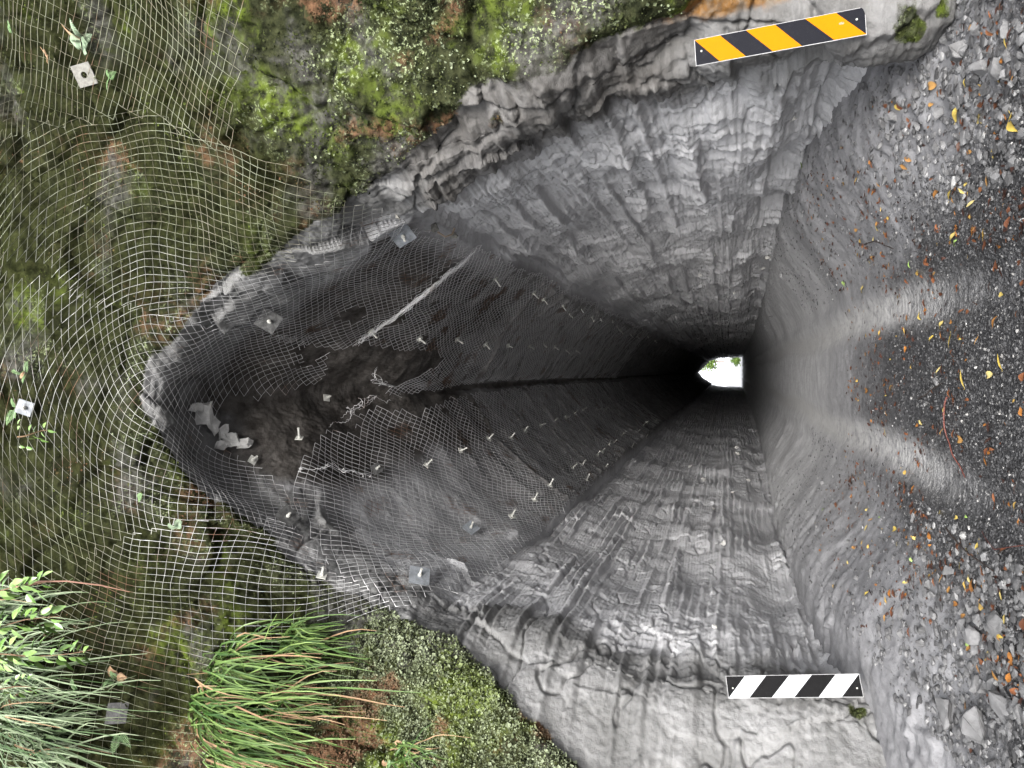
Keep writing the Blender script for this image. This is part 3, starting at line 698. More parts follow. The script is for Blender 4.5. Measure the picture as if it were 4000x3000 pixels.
# ------------------------------------------------------------------ the two striped boards
def board(name, C, rightv, downv, L, W, stripes, dark, bright, label, screw):
    """plate with slanted reflective stripes; L runs down, W across; stripes: (l0,l1 at the inner edge, l0,l1 at the outer edge) as fractions"""
    r = empty(name, C); right = Vector(rightv).normalized(); down = Vector(downv).normalized(); nrm = right.cross(down).normalized() * -1
    if nrm.dot(Vector(EYE) - Vector(C)) < 0: nrm.negate()
    Mx = Matrix((right, down, nrm)).transposed().to_4x4()
    def sheet(nm, poly, z0, z1, m, bend=True):
        bm = bmesh.new(); vs = []
        for z in (z0, z1): vs.append([bm.verts.new(Mx @ Vector((x, y, z))) for x, y in poly])
        bm.faces.new(vs[1]); bm.faces.new(vs[0][::-1]); n = len(poly)
        for k in range(n): bm.faces.new((vs[0][k], vs[0][(k + 1) % n], vs[1][(k + 1) % n], vs[1][k]))
        bmesh.ops.recalc_face_normals(bm, faces=bm.faces[:])
        me = bpy.data.meshes.new(nm); bm.to_mesh(me); bm.free(); return link(nm, me, r, m)
    w, l = W / 2, L / 2; e = .0035
    sheet('edge', [(-w, -l), (w, -l), (w, l), (-w, l)], -.006, 0, BOARD_EDGE)
    sheet('backing', [(-w + e, -l + e), (w - e, -l + e), (w - e, l - e), (-w + e, l - e)], .0005, .0015, dark)
    for (i0, i1, o0, o1) in stripes:
        cl = lambda f: max(-l + e, min(l - e, -l + f * L))
        sheet('stripe', [(-w + e, cl(i0)), (w - e, cl(o0)), (w - e, cl(o1)), (-w + e, cl(i1))], .0018, .0028, bright)
    for (sx, sy) in screw:
        s = link('screw', cyl_me(.007, .004, 12), r, ZINC_PALE); s.location = Mx @ Vector((sx * W, sy * L, .0028)); s.rotation_euler = nrm.to_track_quat('Z', 'Y').to_euler()
    return tag(r, label, 'hazard board', 'striped boards beside the tunnel mouth'), Mx
BOARD_EDGE = simple('aluminium_edge', (.36, .36, .37), .6, .1, .5)
def board_paint(nm, col, dirt, speck):
    n = NT(nm, .6, .05)
    c = n.mix(n.math('MULTIPLY', n.step(n.noise(28, 8, .7), .5, .72), .35), col, dirt)
    c = n.mix(n.step(n.noise(260, 2), .66, .72), c, speck)
    return n.done(c, n.math('ADD', .35, n.math('MULTIPLY', n.noise(20, 5), .3)))
NAVY = board_paint('faded_black_paint', (.0085, .009, .0125), (.022, .022, .027), (.04, .04, .045))
BLACK = board_paint('black_paint', (.0045, .0045, .005), (.012, .012, .013), (.03, .03, .03))
AMBER = board_paint('amber_sheeting', (.40, .135, 0.0), (.34, .11, .0005), (.26, .09, .001))
WHITE = board_paint('white_sheeting', (.42, .43, .45), (.36, .36, .37), (.28, .28, .29))
YR_ = 5.27
ks = YR_ / 5.40
Cr = (2.361 * ks, YR_, 1.6 + (1.257 - 1.6) * ks)
dn = np.array([.068, 0, -1.134]); rt = np.array([1.134, 0, .068])
ob, OM = board('hazard_board', Cr, rt, dn, 1.136 * ks, .192 * ks,
      [(.148, .307, 0, .158), (.467, .636, .316, .488), (.82, .997, .664, .837)], NAVY, AMBER, 'faded black hazard board with three slanting orange-yellow stripes', [(.02, -.46), (.1, .45)])
# chipped sheeting at the foot of the board
bm = bmesh.new(); vs = []
for k in range(11):
    a = 2 * math.pi * k / 11; rr = .75 + .35 * BG.random(); vs.append(bm.verts.new(OM @ Vector((.012 + .010 * rr * math.cos(a), .405 + .020 * rr * math.sin(a), .0034))))
bm.faces.new(vs); me = bpy.data.meshes.new('chipped_patch'); bm.to_mesh(me); bm.free(); link('chipped_patch', me, ob, simple('chipped_sheeting', (.22, .19, .10), .7, 0, .3, None, .6, 120))
YL_ = 6.60
kl = YL_ / 6.3; cy = math.cos(math.radians(24)); sy = math.sin(math.radians(24))
Cl = (-2.628 * kl, YL_, 1.6 + (1.078 - 1.6) * kl)
rtl = np.array([cy, sy, .135 * 1]); dnl = np.array([.139, 0, -1.0]); rtl = rtl - dnl * (rtl @ dnl) / (dnl @ dnl)
board('hazard_board', Cl, rtl, dnl, 1.055 * kl, .161 * kl / cy,
      [(0, .163, .15, .313), (.333, .50, .488, .656), (.679, .846, .83, .997)], BLACK, WHITE, 'black hazard board with three slanting white stripes', [(-.05, -.455), (-.12, .465)])

# ------------------------------------------------------------------ moss cushions and lichen on the cliff: thousands of small leafy scales
def leafy_scales(name, n, pick, size, mat, seed, label=None):
    rg = np.random.default_rng(seed)
    A = rg.uniform(.3, ARC - .3, n * 12); B = rg.uniform(-3.4, .35, n * 12)
    i = np.clip(np.searchsorted(B_, B), 1, NR - 2); j = np.clip((A / ARC * (NC - 1)).astype(int), 1, NC - 2)
    w = pick(A, B, XR[i, j], YR[i, j], ZR[i, j], ZONE[i, j, 0]); k = np.flatnonzero(rg.uniform(size=len(A)) < w)[:n]
    i, j = i[k], j[k]; m = len(k)
    P = np.stack([XR[i, j], YR[i, j], ZR[i, j]], -1) + rg.normal(0, .008, (m, 3)); N = np.stack([NXg[i, j], NYg[i, j], NZg[i, j]], -1)
    d = N + rg.normal(0, .7, (m, 3)); d /= np.linalg.norm(d, axis=1)[:, None]
    t = np.cross(d, rg.normal(0, 1, (m, 3))); t /= np.linalg.norm(t, axis=1)[:, None]; u = np.cross(d, t)
    s = (size * rg.lognormal(0, .35, m))[:, None]
    P = P + N * s * .5
    V = np.stack([P - t * s * .8, P + u * s * .7 + d * s * .25, P + t * s * .8, P - u * s * .7 + d * s * .25], 1).reshape(-1, 3)
    q = np.arange(m)[:, None] * 4 + np.array([0, 1, 2, 3])
    tint = np.repeat(np.stack([rg.uniform(size=m), rg.uniform(size=m), 0 * s[:, 0]], -1), 4, 0)
    return tag(link(name, mesh_np(name, V, q, False, {'tint': tint}), None, mat), label, None, None, 'stuff')
def scale_material(name, dark, mid, bright, rustc):
    n = NT(name, .9, .03); t = n.attr('tint')
    c = n.mix(n.step(n.math('ADD', t['Red'], n.math('MULTIPLY', n.math('SUBTRACT', n.noise(3.5, 4), .5), 1.6)), .15, .85), dark, mid)
    c = n.mix(n.math('MULTIPLY', n.step(n.noise(1.3, 4, .5, n.scaled(1, 1, 1, (3, 1, 4))), .50, .64), t['Green']), c, bright)
    c = n.mix(n.step(n.noise(1.1, 4, .5, n.scaled(1, 1, 1, (8, 2, 7))), .56, .62), c, rustc)
    return n.done(c)
MOSS = scale_material('moss_scales', (.016, .020, .009), (.050, .058, .024), (.092, .12, .028), (.12, .068, .042))
LICHEN = scale_material('lichen_scales', (.085, .10, .055), (.22, .25, .165), (.16, .20, .07), (.15, .11, .07))
def patch(x, y, z, f, s): return sstep(-.05, .25, gnoise(x * f + s, y * f, z * f))
def nets(a): return sstep(6.4, 7.0, a) * (1 - sstep(12.9, 13.5, a))
leafy_scales('moss', 60000, lambda a, b, x, y, z, m: sstep(.4, .8, m) * (.25 + .75 * patch(x, y, z, 1.9, 4.)) * (1 - .5 * nets(a)) * np.where(a < 6.4, 1.0, .5), .011, MOSS, 21)
leafy_scales('lichen', 46000, lambda a, b, x, y, z, m: sstep(.35, .7, m) * (.05 + .3 * (a < 6.4) + patch(x, y, z, 2.3, 11.)) * (1 - .96 * nets(a)) * np.where(a < 6.4, 2.2, .10) * np.exp(-((b - np.interp(a, MOSS_A, MOSS_B) + .35) / np.where(a < 6.4, .95, .5)) ** 2) * (a > 3.5) * (a < 17.2), .012, LICHEN, 22)

# ------------------------------------------------------------------ hanging plants
def ribbon(P, w, up):
    P = np.asarray(P); T = np.gradient(P, axis=0); S = np.cross(T, up); S /= np.linalg.norm(S, axis=1)[:, None] + 1e-9
    K = np.cross(S, T); K /= np.linalg.norm(K, axis=1)[:, None] + 1e-9
    w = np.asarray(w)[:, None]; n = len(P)
    V = np.stack([P - S * w + K * w * .4, P, P + S * w + K * w * .4], 1).reshape(-1, 3); i = np.arange(n) * 3
    f = np.concatenate([np.stack([i[:-1], i[:-1] + 1, i[1:] + 1, i[1:]], -1), np.stack([i[:-1] + 1, i[:-1] + 2, i[1:] + 2, i[1:] + 1], -1)])
    return V, f
def plant_mat(name, c0, c1, rough=.45, trans=.0, spec=.4, scale=9):
    n = NT(name, rough, spec); g = n.N.new('ShaderNodeNewGeometry').outputs['Random Per Island']
    c = n.mix(g, c0, c1)
    return n.done(n.mix(n.math('MULTIPLY', n.step(n.noise(scale, 4), .4, .7), .4), c, tuple(v * .55 for v in c0)))
GRASS = plant_mat('grass_blade', (.022, .065, .009), (.17, .25, .07), .4)
GRASS_B = plant_mat('grass_blade_blue', (.035, .075, .018), (.25, .30, .19), .4)
DEAD = plant_mat('dead_blade', (.22, .13, .07), (.36, .26, .15), .7)
def tussock(a, b, n, L, label, mat, seed, spread=.7, dead=0, w=.0085, up=.35):
    rg = np.random.default_rng(seed); p0, nr = rock_at(a, b, .03)
    r = empty('grass_tussock', p0); pn = np.array([0, 0, -1.0])
    def blades(nm, n, m, L, w):
        mb = MB()
        for k in range(n):
            d = nr * rg.uniform(.35, 1.0) + np.array([0, 0, up]) * rg.uniform(.2, 1.6) + rg.normal(0, spread, 3); d /= np.linalg.norm(d)
            l = L * rg.uniform(.25, 1.2); t = np.linspace(0, 1, 9)[:, None]; dr = rg.uniform(.75, 1.3)
            P = d * l * (t - .38 * t ** 2) + pn * l * dr * t ** 2.0 + rg.normal(0, .035, 3)
            P = P + rg.normal(0, .05, 3) * np.sin(t * 5) + rg.normal(0, .014, 3) * np.sin(t * 9 + k)
            if rg.random() < .07: m_ = int(rg.integers(4, 7)); P[m_:] += (np.linspace(0, 1, 9 - m_)[:, None] * rg.normal(0, .16, 3))
            pr = np.sin(np.clip(np.linspace(.06, 1, 9), 0, 1) ** .55 * math.pi * .98) ** .6
            mb.add(*ribbon(P, w * rg.uniform(.6, 1.2) * np.maximum(pr, .08), nr + rg.normal(0, .5, 3)))
        return mb.build(nm, m, r)
    L *= 1.25; w *= 1.35; blades('blades', n, mat, L, w)
    if dead: blades('dead_blades', dead, DEAD, L * 1.05, w * .9)
    return tag(r, label, 'grass', 'grass tussocks hanging on the cliff')
TL_ = [(8.9, -2.75, 120, .75, GRASS_B, 0, 'grey-green tussock at the top edge under the leafy twigs'),
 (8.55, -2.85, 130, .85, GRASS_B, 0, 'grey-green tussock hanging in the middle of the top left clump'),
 (8.2, -3.1, 130, .90, GRASS_B, 4, 'pale long-bladed tussock in the corner above the half-hidden plate'),
 (7.9, -2.95, 110, .85, GRASS_B, 0, 'tussock with whitish drooping blades nearest the bottom left corner of the photo'),
 (7.3, -1.25, 120, .62, GRASS, 5, 'bright green tussock growing through the lower corner of the netting'),
 (6.95, -.78, 100, .55, GRASS, 0, 'small bright tussock sweeping up against the netting edge'),
 (7.2, -1.65, 130, .80, GRASS, 14, 'big green tussock with the broadest brown dead blades'),
 (6.95, -1.9, 110, .80, GRASS, 16, 'green and straw-coloured tussock at the photo edge above the mossy bank'),
 (6.75, -1.45, 70, .70, GRASS, 12, 'thin tussock of mostly dead straw blades over the lichened bank'),
 (5.43, -1.36, 26, .34, GRASS, 3, 'lone small bright tuft at the foot of the lichened bank')]
for k, (a, b, n, L, m, dd, lab) in enumerate(TL_): tussock(a, b, n, L, lab, m, 100 + k, .66 if k < 9 else .4, int(dd * 1.3) + 2, .0085 if k < 9 else .007)

LEAFM = plant_mat('glossy_leaf', (.10, .20, .04), (.26, .38, .13), .25, 0, .6)
TWIG = simple('twig_bark', (.16, .10, .06), .8, 0, .3, 60, .3, 30)
def leaf_shape(L, W, curl=.15, n=7):
    t = np.linspace(0, 1, n); w = W * np.sin(math.pi * np.clip(t * .97 + .015, 0, 1) ** .8); z = -curl * L * t ** 2
    V = np.concatenate([np.stack([t * L, -w, z + w * .35], 1), np.stack([t * L, 0 * t, z], 1), np.stack([t * L, w, z + w * .35], 1)]); i = np.arange(n - 1)
    f = np.concatenate([np.stack([i, i + 1, n + i + 1, n + i], -1), np.stack([n + i, n + i + 1, 2 * n + i + 1, 2 * n + i], -1)])
    return V, f
def basis(d, up):
    d = np.asarray(d, float); d = d / np.linalg.norm(d); s = np.cross(up, d); s /= np.linalg.norm(s) + 1e-9; return np.stack([d, s, np.cross(d, s)], 1)
def leafy_branch(route, label, seed, nl, L=.12, bare=0.0):
    nl = int(nl * 2.2); rg = np.random.default_rng(seed); R = np.array(route, float); t = np.linspace(0, len(R) - 1, 24)
    P = np.stack([np.interp(t, range(len(R)), R[:, k]) for k in range(3)], 1); P += .012 * np.sin(t * 3)[:, None] * rg.normal(0, 1, 3)
    r = empty('leafy_branch', P[0]); mb = MB(); mb.add(*tubes([P - P[0]], np.linspace(.007, .003, 24), 5)); mb.build('stem', TWIG, r)
    mb = MB()
    for k in range(nl):
        u = bare + (1 - bare) * (k + .5) / nl; i = int(u * 22); T = P[i + 1] - P[i]; T /= np.linalg.norm(T)
        sd = np.array([1.0, -.35, 0.0]) * (1 if k % 2 else -1)
        d = T * .7 + sd * rg.uniform(.4, .9) + rg.normal(0, .25, 3)
        V, f = leaf_shape(L * rg.uniform(.7, 1.2), L * .24 * rg.uniform(.8, 1.15), rg.uniform(0, .25))
        mb.add(V @ basis(d, np.array([0, -.8, .55]) + rg.normal(0, .3, 3)).T + P[i] - P[0] + sd * rg.uniform(0, .09) + rg.normal(0, .012, 3), f)
    mb.build('leaves', LEAFM, r)
    return tag(r, label, 'leafy branch', 'leafy twigs hanging from the top of the cliff')
leafy_branch([(-1.93, 4.57, 7.8), (-1.85, 4.65, 7.54), (-1.80, 4.73, 7.25)], 'glossy-leaved twig nearest the reddish bare shoot', 1, 11)
leafy_branch([(-2.2, 4.49, 7.7), (-2.1, 4.59, 7.36), (-2.08, 4.69, 7.1)], 'glossy-leaved twig hanging between its two neighbours', 2, 14)
leafy_branch([(-2.36, 4.41, 7.6), (-2.38, 4.52, 7.23), (-2.32, 4.68, 6.74)], 'longest glossy-leaved twig, reaching lowest over the grass', 3, 20)
leafy_branch([(-2.67, 4.41, 7.6), (-2.63, 4.48, 7.35), (-2.65, 4.53, 7.22)], 'short twig with a few small leaves among the grey-green blades', 4, 7, .07)
leafy_branch([(-.55, 4.75, 7.62), (-.52, 4.8, 7.5), (-.5, 4.85, 7.40)], 'pale-leaved sprig at the top edge of the photo beside the small square plate', 5, 6, .07)
v, q = tubes([np.array([(-1.85, 4.65, 7.54), (-1.82, 4.75, 7.38), (-1.83, 4.85, 7.2), (-1.9, 5.02, 7.0), (-1.99, 5.17, 6.83)])], [.008, .008, .007, .006, .003], 6)
tag(link('bare_shoot', mesh_np('bare_shoot', v, q), None, simple('reddish_bark', (.36, .20, .15), .6)), 'reddish leafless shoot arching down from the leafy twigs', 'shoot')

FERN = plant_mat('fern_frond', (.07, .14, .045), (.15, .24, .10), .6)
FERN_G = plant_mat('grey_fern_frond', (.15, .22, .14), (.27, .34, .23), .7)
FERN_D = plant_mat('dead_fern_frond', (.25, .15, .08), (.38, .26, .16), .8)
def fern(a, b, nf, L, label, mat, seed, dead=0):
    rg = np.random.default_rng(seed); p0, nr = rock_at(a, b, .05); r = empty('fern', p0)
    for k in range(nf + dead):
        d = nr * .55 + np.array([rg.normal(0, .7), 0, rg.normal(-.15, .5)]); d /= np.linalg.norm(d); l = L * rg.uniform(.65, 1.1)
        t = np.linspace(0, 1, 15)[:, None]; P = d * l * t + np.array([0, -.1, -.42]) * l * t ** 2
        mb = MB(); mb.add(*tubes([P], np.linspace(.003, .001, 15), 3))
        for i in range(2, 15):
            T = P[i] - P[i - 1]; T /= np.linalg.norm(T); S = np.cross(T, nr); S /= np.linalg.norm(S)
            ll = l * .30 * math.sin(math.pi * min(1, (i / 14) ** .7 * .93 + .05))
            for s in (-1, 1):
                V, f = leaf_shape(ll, l * .026, .1, 5); mb.add(V @ basis(S * s + T * .45, nr).T + P[i], f)
        mb.build('frond', mat if k < nf else FERN_D, r)
    return tag(r, label, 'fern', 'ferns on the cliff')
for k, (a, b, nf, L, m, dd, lab) in enumerate([
 (11.67, -2.58, 6, .26, FERN_G, 1, 'grey-green fern tuft just above the square holed plate'), (11.76, -2.14, 3, .17, FERN, 0, 'small green fern below the square holed plate'),
 (11.2, -3.35, 2, .20, FERN, 0, 'single green fern at the top edge on the rust-flecked netting side'), (11.85, -2.92, 2, .18, FERN_G, 0, 'faint fern near the corner, above the grey-green tuft'),
 (11.42, -2.72, 0, .16, FERN_D, 3, 'dry pinkish-brown fern left of the grey-green tuft'), (9.93, -1.62, 3, .20, FERN, 1, 'fern with one brown frond above the small square plate'),
 (9.80, -1.80, 3, .22, FERN, 0, 'fern beside the small square plate, under the pale sprig'), (7.87, -2.1, 3, .20, FERN, 2, 'fern with a brown tip poking out of the grass clump'),
 (8.03, -2.45, 3, .20, FERN, 0, 'feathery fern between the grass blades'), (7.56, -2.36, 2, .18, FERN, 0, 'pale fern hanging beside the half-hidden plate'),
 (5.55, -1.5, 2, .14, FERN, 1, 'tiny fern at the foot of the lone tuft'), (8.5, -.55, 3, .20, FERN_G, 0, 'bluish fern fronds flat under the netting left of the crown'), (8.95, -.62, 2, .17, FERN, 0, 'dark little fern under the netting by the pale rim')]):
    fern(a, b, nf, L, lab, m, 300 + k, dd)

# ------------------------------------------------------------------ loose stones, rubble and grit on the ground
def gz1(x, y): return float(ground_z(np.array([x]), np.array([y]))[0][0])
RR = random.Random(9)
RK = [rock_me(200 + k, 1, RR.uniform(.6, .95), RR.uniform(.35, .7), 15, .05) for k in range(9)]
for m_ in RK: m_.materials.append(STONE)
def ground_rock(x, y, s, label, group, k=None, sink=.25):
    o = bpy.data.objects.new('rock', RK[RR.randrange(9) if k is None else k]); COL.objects.link(o)
    o.location = (x, y, gz1(x, y) + s * (.45 - sink)); o.scale = (s, s, s); o.rotation_euler = (RR.gauss(0, .35), RR.gauss(0, .35), RR.uniform(0, 6.3))
    return tag(o, label, 'rock', group)
BIG = [(2.25, 4.75, .17, 'broad flat grey slab at the top right corner of the photo'), (2.1, 5.35, .12, 'largest block in the rubble under the orange-striped board'), (1.85, 5.05, .11, 'pale angular block beside the slab in the corner'),
       (-1.95, 4.72, .13, 'squarish pale block at the near end of the rubble under the white-striped board'), (-2.2, 5.0, .16, 'biggest slab of the rubble below the white-striped board'), (-1.75, 5.3, .13, 'layered grey block next to the biggest slab'),
       (-1.55, 4.95, .12, 'blocky pale stone at the gravel edge, on the white-board side'), (-2.35, 5.5, .15, 'smooth dark block against the rock foot, white-board side')]
for k, (x, y, s, lab) in enumerate(BIG): ground_rock(x, y, s, lab, 'larger rubble blocks', k)
ground_rock(-.09, 6.34, .05, 'lone whitish stone between the wheel tracks', None, 2, .1)
for k in range(46):
    y = RR.uniform(4.4, 6.7); x = RR.uniform(1.55, 2.4) - .25 * max(0, 5.2 - y); ground_rock(x, y, .03 + .05 * RR.random() ** 2.2, 'angular grey stone in the rubble under the orange-striped board', 'rubble stones on the orange-board side')
for k in range(56):
    y = RR.uniform(4.3, 6.5); x = -RR.uniform(1.45, 2.5); ground_rock(x, y, .03 + .055 * RR.random() ** 2.0, 'angular grey stone in the rubble below the white-striped board', 'rubble stones on the white-board side')
for k in range(26):
    y = RR.uniform(6.8, 12); sd = RR.choice((-1, 1)); ground_rock(sd * RR.uniform(1.35, 2.3), y, .025 + .05 * RR.random() ** 2, 'small slab lying on the mud slope, ' + ('orange' if sd > 0 else 'white') + '-board side', 'small slabs on the mud slopes, ' + ('orange' if sd > 0 else 'white') + '-board side', None, .35)
_ico = bmesh.new(); bmesh.ops.create_icosphere(_ico, subdivisions=1, radius=1); IV = np.array([v.co[:] for v in _ico.verts]); IF = np.array([[v.index for v in f.verts] for f in _ico.faces]); _ico.free()
def grit(name, n, dist, smin, smax, seed, mat, flat=.65, power=2.5):
    rg = np.random.default_rng(seed); x, y = dist(rg, n); z = ground_z(x, y)[0]
    s = smin + (smax - smin) * rg.uniform(size=len(x)) ** power; m = len(x)
    sh = IV[None] * rg.uniform(.6, 1.25, (m, 12, 1)); sc = np.stack([rg.uniform(.7, 1.2, m), rg.uniform(.7, 1.2, m), flat * rg.uniform(.6, 1.2, m)], -1) * s[:, None]
    an = rg.uniform(0, 6.3, m); V = sh * sc[:, None, :]
    c, d = np.cos(an)[:, None], np.sin(an)[:, None]; X = V[..., 0] * c - V[..., 1] * d; Y = V[..., 0] * d + V[..., 1] * c
    V = np.stack([X + x[:, None], Y + y[:, None], V[..., 2] + (z + s * .2)[:, None]], -1).reshape(-1, 3)
    F = (IF[None] + 12 * np.arange(m)[:, None, None]).reshape(-1, 3)
    tint = np.repeat(np.stack([rg.uniform(size=m), rg.uniform(size=m), 0 * s], -1), 12, 0)
    return tag(link(name, mesh_np(name, V, F, False, {'tint': tint}), None, mat), None, None, None, 'stuff')
def grit_material(nm, lo, hi, pale, thr):
    n = NT(nm, .45, .45); t = n.attr('tint')
    return n.done(n.mix(n.step(t['Green'], thr, thr + .03), n.mix(n.math('POWER', t['Red'], 1.8), lo, hi), pale))
GRAV = grit_material('dark_gravel', (.018, .018, .0195), (.085, .085, .088), (.27, .265, .26), .94)
CHIP = grit_material('grey_chips', (.055, .055, .057), (.16, .16, .164), (.25, .25, .248), .96)
def near_gravel(rg, n):
    y = 3.6 + 5.5 * rg.uniform(size=n * 2) ** 1.6; x = rg.uniform(-1.55, 1.5, n * 2)
    t = ground_z(x, y)[1]; k = rg.uniform(size=n * 2) < (1 - .95 * t * sstep(4.9, 6.0, y)) * (1 - .85 * sstep(5.8, 8.5, y)); return x[k][:n], y[k][:n]
grit('gravel', 17000, near_gravel, .004, .016, 41, GRAV)
def heaps(rg, n):
    y = rg.uniform(4.0, 7.4, n); sd = rg.choice([-1, 1], n); x = np.where(sd > 0, rg.uniform(1.1, 2.5, n), rg.uniform(-2.6, -1.1, n)); k = rg.uniform(size=n) < 1 - sstep(5.2, 7.2, y) * .95; return x[k], y[k]
grit('rubble', 9000, heaps, .006, .045, 42, CHIP, .55, 3.0)
def slopes(rg, n):
    y = 6.5 + 9 * rg.uniform(size=n) ** 1.4; sd = rg.choice([-1, 1], n); x = sd * rg.uniform(1.1, 2.5, n); return x, y
grit('mud_chips', 3600, slopes, .005, .030, 43, CHIP, .4, 3)

# ------------------------------------------------------------------ fallen leaves and twigs
def leaf_me(kind, seed):
    rg = np.random.default_rng(seed)
    L, W = {'long': (1, .14), 'oval': (1, .26), 'curl': (1, .2)}[kind]
    V, f = leaf_shape(L, W * rg.uniform(.85, 1.15), rg.uniform(-.15, .15) if kind != 'curl' else rg.uniform(.3, .6), 8)
    V[:, 2] += .06 * np.sin(V[:, 0] * rg.uniform(3, 7) + rg.uniform(0, 6)) + .03 * V[:, 1] * 10 * rg.uniform(-.3, .3); V[:, 1] += .08 * np.sin(V[:, 0] * 2.6 + rg.uniform(0, 3)); V[:, 0] -= .5
    V2, f2 = tubes([np.array([[-.62, .02, .02], [-.5, .0, .0]])], .012, 3)
    return np.concatenate([V, V2]), np.concatenate([f, f2 + len(V)])
def leaf_mat(nm, c, c2, spot):
    n = NT(nm, .45, .4); r = n.objrand()
    k = n.mix(r, c, c2); return n.done(n.mix(n.step(n.noise(150, 4, .6), .58, .68), k, spot))
LM = {'yellow': leaf_mat('yellow_leaf', (.42, .31, .06), (.48, .40, .17), (.28, .15, .035)), 'orange': leaf_mat('orange_leaf', (.20, .085, .022), (.32, .18, .06), (.11, .045, .015)),
      'brown': leaf_mat('brown_leaf', (.11, .038, .018), (.17, .07, .03), (.05, .02, .012)), 'dark': leaf_mat('dark_leaf', (.045, .022, .018), (.09, .035, .022), (.03, .015, .012)), 'green': leaf_mat('green_leaf', (.22, .38, .08), (.34, .46, .16), (.3, .3, .08))}
LSET = {}
for c in LM:
    for k in range(4):
        V, f = leaf_me(['long', 'oval', 'curl', 'oval'][k], len(c) * 10 + k)
        me = mesh_np('fallen_leaf', V, f); me.materials.append(LM[c]); LSET[c, k] = me
def fallen(x, y, s, c, label, group, k=None, rot=None):
    o = bpy.data.objects.new('fallen_leaf', LSET[c, RR.randrange(4) if k is None else k]); COL.objects.link(o)
    e = .04; zx = (gz1(x + e, y) - gz1(x - e, y)) / (2 * e); zy = (gz1(x, y + e) - gz1(x, y - e)) / (2 * e)
    q = Vector((-zx, -zy, 1)).to_track_quat('Z', 'Y') @ Matrix.Rotation(RR.uniform(0, 6.28) if rot is None else rot, 3, 'Z').to_quaternion()
    o.rotation_mode = 'QUATERNION'; o.rotation_quaternion = q; o.location = (x, y, gz1(x, y) + .012 + .012 * RR.random()); o.scale = (s, s, s)
    return tag(o, label, 'leaf', group)
SP = [(-.06, 5.62, .125, 'yellow', 0, 1.3, 'long yellow leaf on the dark gravel in line with the daylight opening'), (-.04, 5.2, .10, 'yellow', 1, 1.0, 'yellow leaf on the gravel just below the long one in line with the opening'), (.05, 5.0, .10, 'yellow', 0, 1.8, 'narrow yellow leaf closest to the photo edge on the middle of the road'),
 (1.76, 5.58, .13, 'yellow', 1, .4, 'broad yellow leaf on the rubble under the orange-striped board'), (2.02, 5.75, .12, 'orange', 1, 2.2, 'buff leaf at the top of the rubble under the orange-striped board'), (1.62, 5.25, .15, 'yellow', 2, 2.0, 'cream curled leaf in the near rubble on the orange-board side'),
 (1.27, 5.88, .13, 'yellow', 0, .2, 'curved yellow leaf at the gravel edge, orange-board side'), (1.38, 6.13, .14, 'orange', 2, .9, 'large tan curled leaf lying across the gravel edge'), (1.12, 5.5, .10, 'yellow', 0, 1.3, 'slim cream leaf in the gravel below the tan curled leaf'),
 (.84, 6.79, .10, 'yellow', 0, .1, 'yellow leaf lying in the wheel track on the orange-board side'), (.35, 6.3, .09, 'yellow', 1, .8, 'pale yellow leaf just inside the wheel track edge'), (.22, 5.95, .11, 'yellow', 0, .1, 'yellow curled leaf between the tracks, nearest the orange-board track'),
 (-.3, 6.1, .08, 'yellow', 1, .9, 'bright yellow leaf beside the lone whitish stone'), (-.5, 5.75, .11, 'orange', 1, .2, 'amber leaf lying along the red stick'), (-.46, 6.2, .08, 'orange', 2, 1.9, 'orange leaf on the gravel inside the red stick'),
 (-.25, 9.3, .14, 'orange', 1, .2, 'buff leaf on the mud far up the middle of the road'), (.95, 5.85, .11, 'yellow', 1, .5, 'yellow-green spotted leaf in the gravel with a green neighbour'), (.90, 5.75, .09, 'green', 0, .3, 'green leaf touching the yellow-green spotted leaf'),
 (1.15, 10.3, .12, 'green', 1, .4, 'lime green leaf on the mud slope, orange-board side'), (2.45, 9.2, .14, 'green', 1, .8, 'pale mint leaf high on the mud slope, orange-board side'), (.98, 9.5, .11, 'yellow', 1, .6, 'cream leaf at the upper end of the wheel track'),
 (-1.46, 5.45, .12, 'orange', 1, .4, 'large amber leaf in the dark gravel on the white-board side'), (-1.15, 5.25, .10, 'yellow', 1, 1.2, 'yellow leaf alone on the gravel near the dark twig'), (-1.5, 7.4, .11, 'yellow', 1, .4, 'pale yellow leaf at the top of the brown litter, white-board side'),
 (1.4, 4.68, .15, 'yellow', 1, 1.4, 'big cream leaf cut by the photo edge in the near rubble')]
for (x, y, s, c, k, r, lab) in SP: fallen(x, y, s, c, lab, None, k, r)
WHERE = {'between the wheel tracks': (60, lambda: (RR.uniform(-.75, .5), RR.uniform(4.9, 9.5))), 'on the orange-board side': (82, lambda: (RR.uniform(.75, 2.2), 4.6 + 4.8 * RR.random() ** 1.3)), 'on the white-board side': (125, lambda: (-RR.choice((RR.gauss(1.55, .22), RR.uniform(1.0, 2.2))), 4.7 + 5.8 * RR.random() ** 1.4))}
CN = {'yellow': 'small yellow leaf', 'orange': 'small orange leaf', 'brown': 'small red-brown leaf', 'dark': 'small dark rotting leaf', 'green': 'small green leaf'}
for wn, (n, fn) in WHERE.items():
    for k in range(n):
        c = RR.choices(['yellow', 'orange', 'brown', 'dark', 'green'], [18, 26, 34, 18, 4])[0]; x, y = fn()
        fallen(x, y, RR.uniform(.04, .085), c, CN[c] + ' lying ' + wn + ' of the road' if 'side' in wn else CN[c] + ' lying on the ground ' + wn, CN[c].replace('leaf', 'leaves') + ' ' + wn)
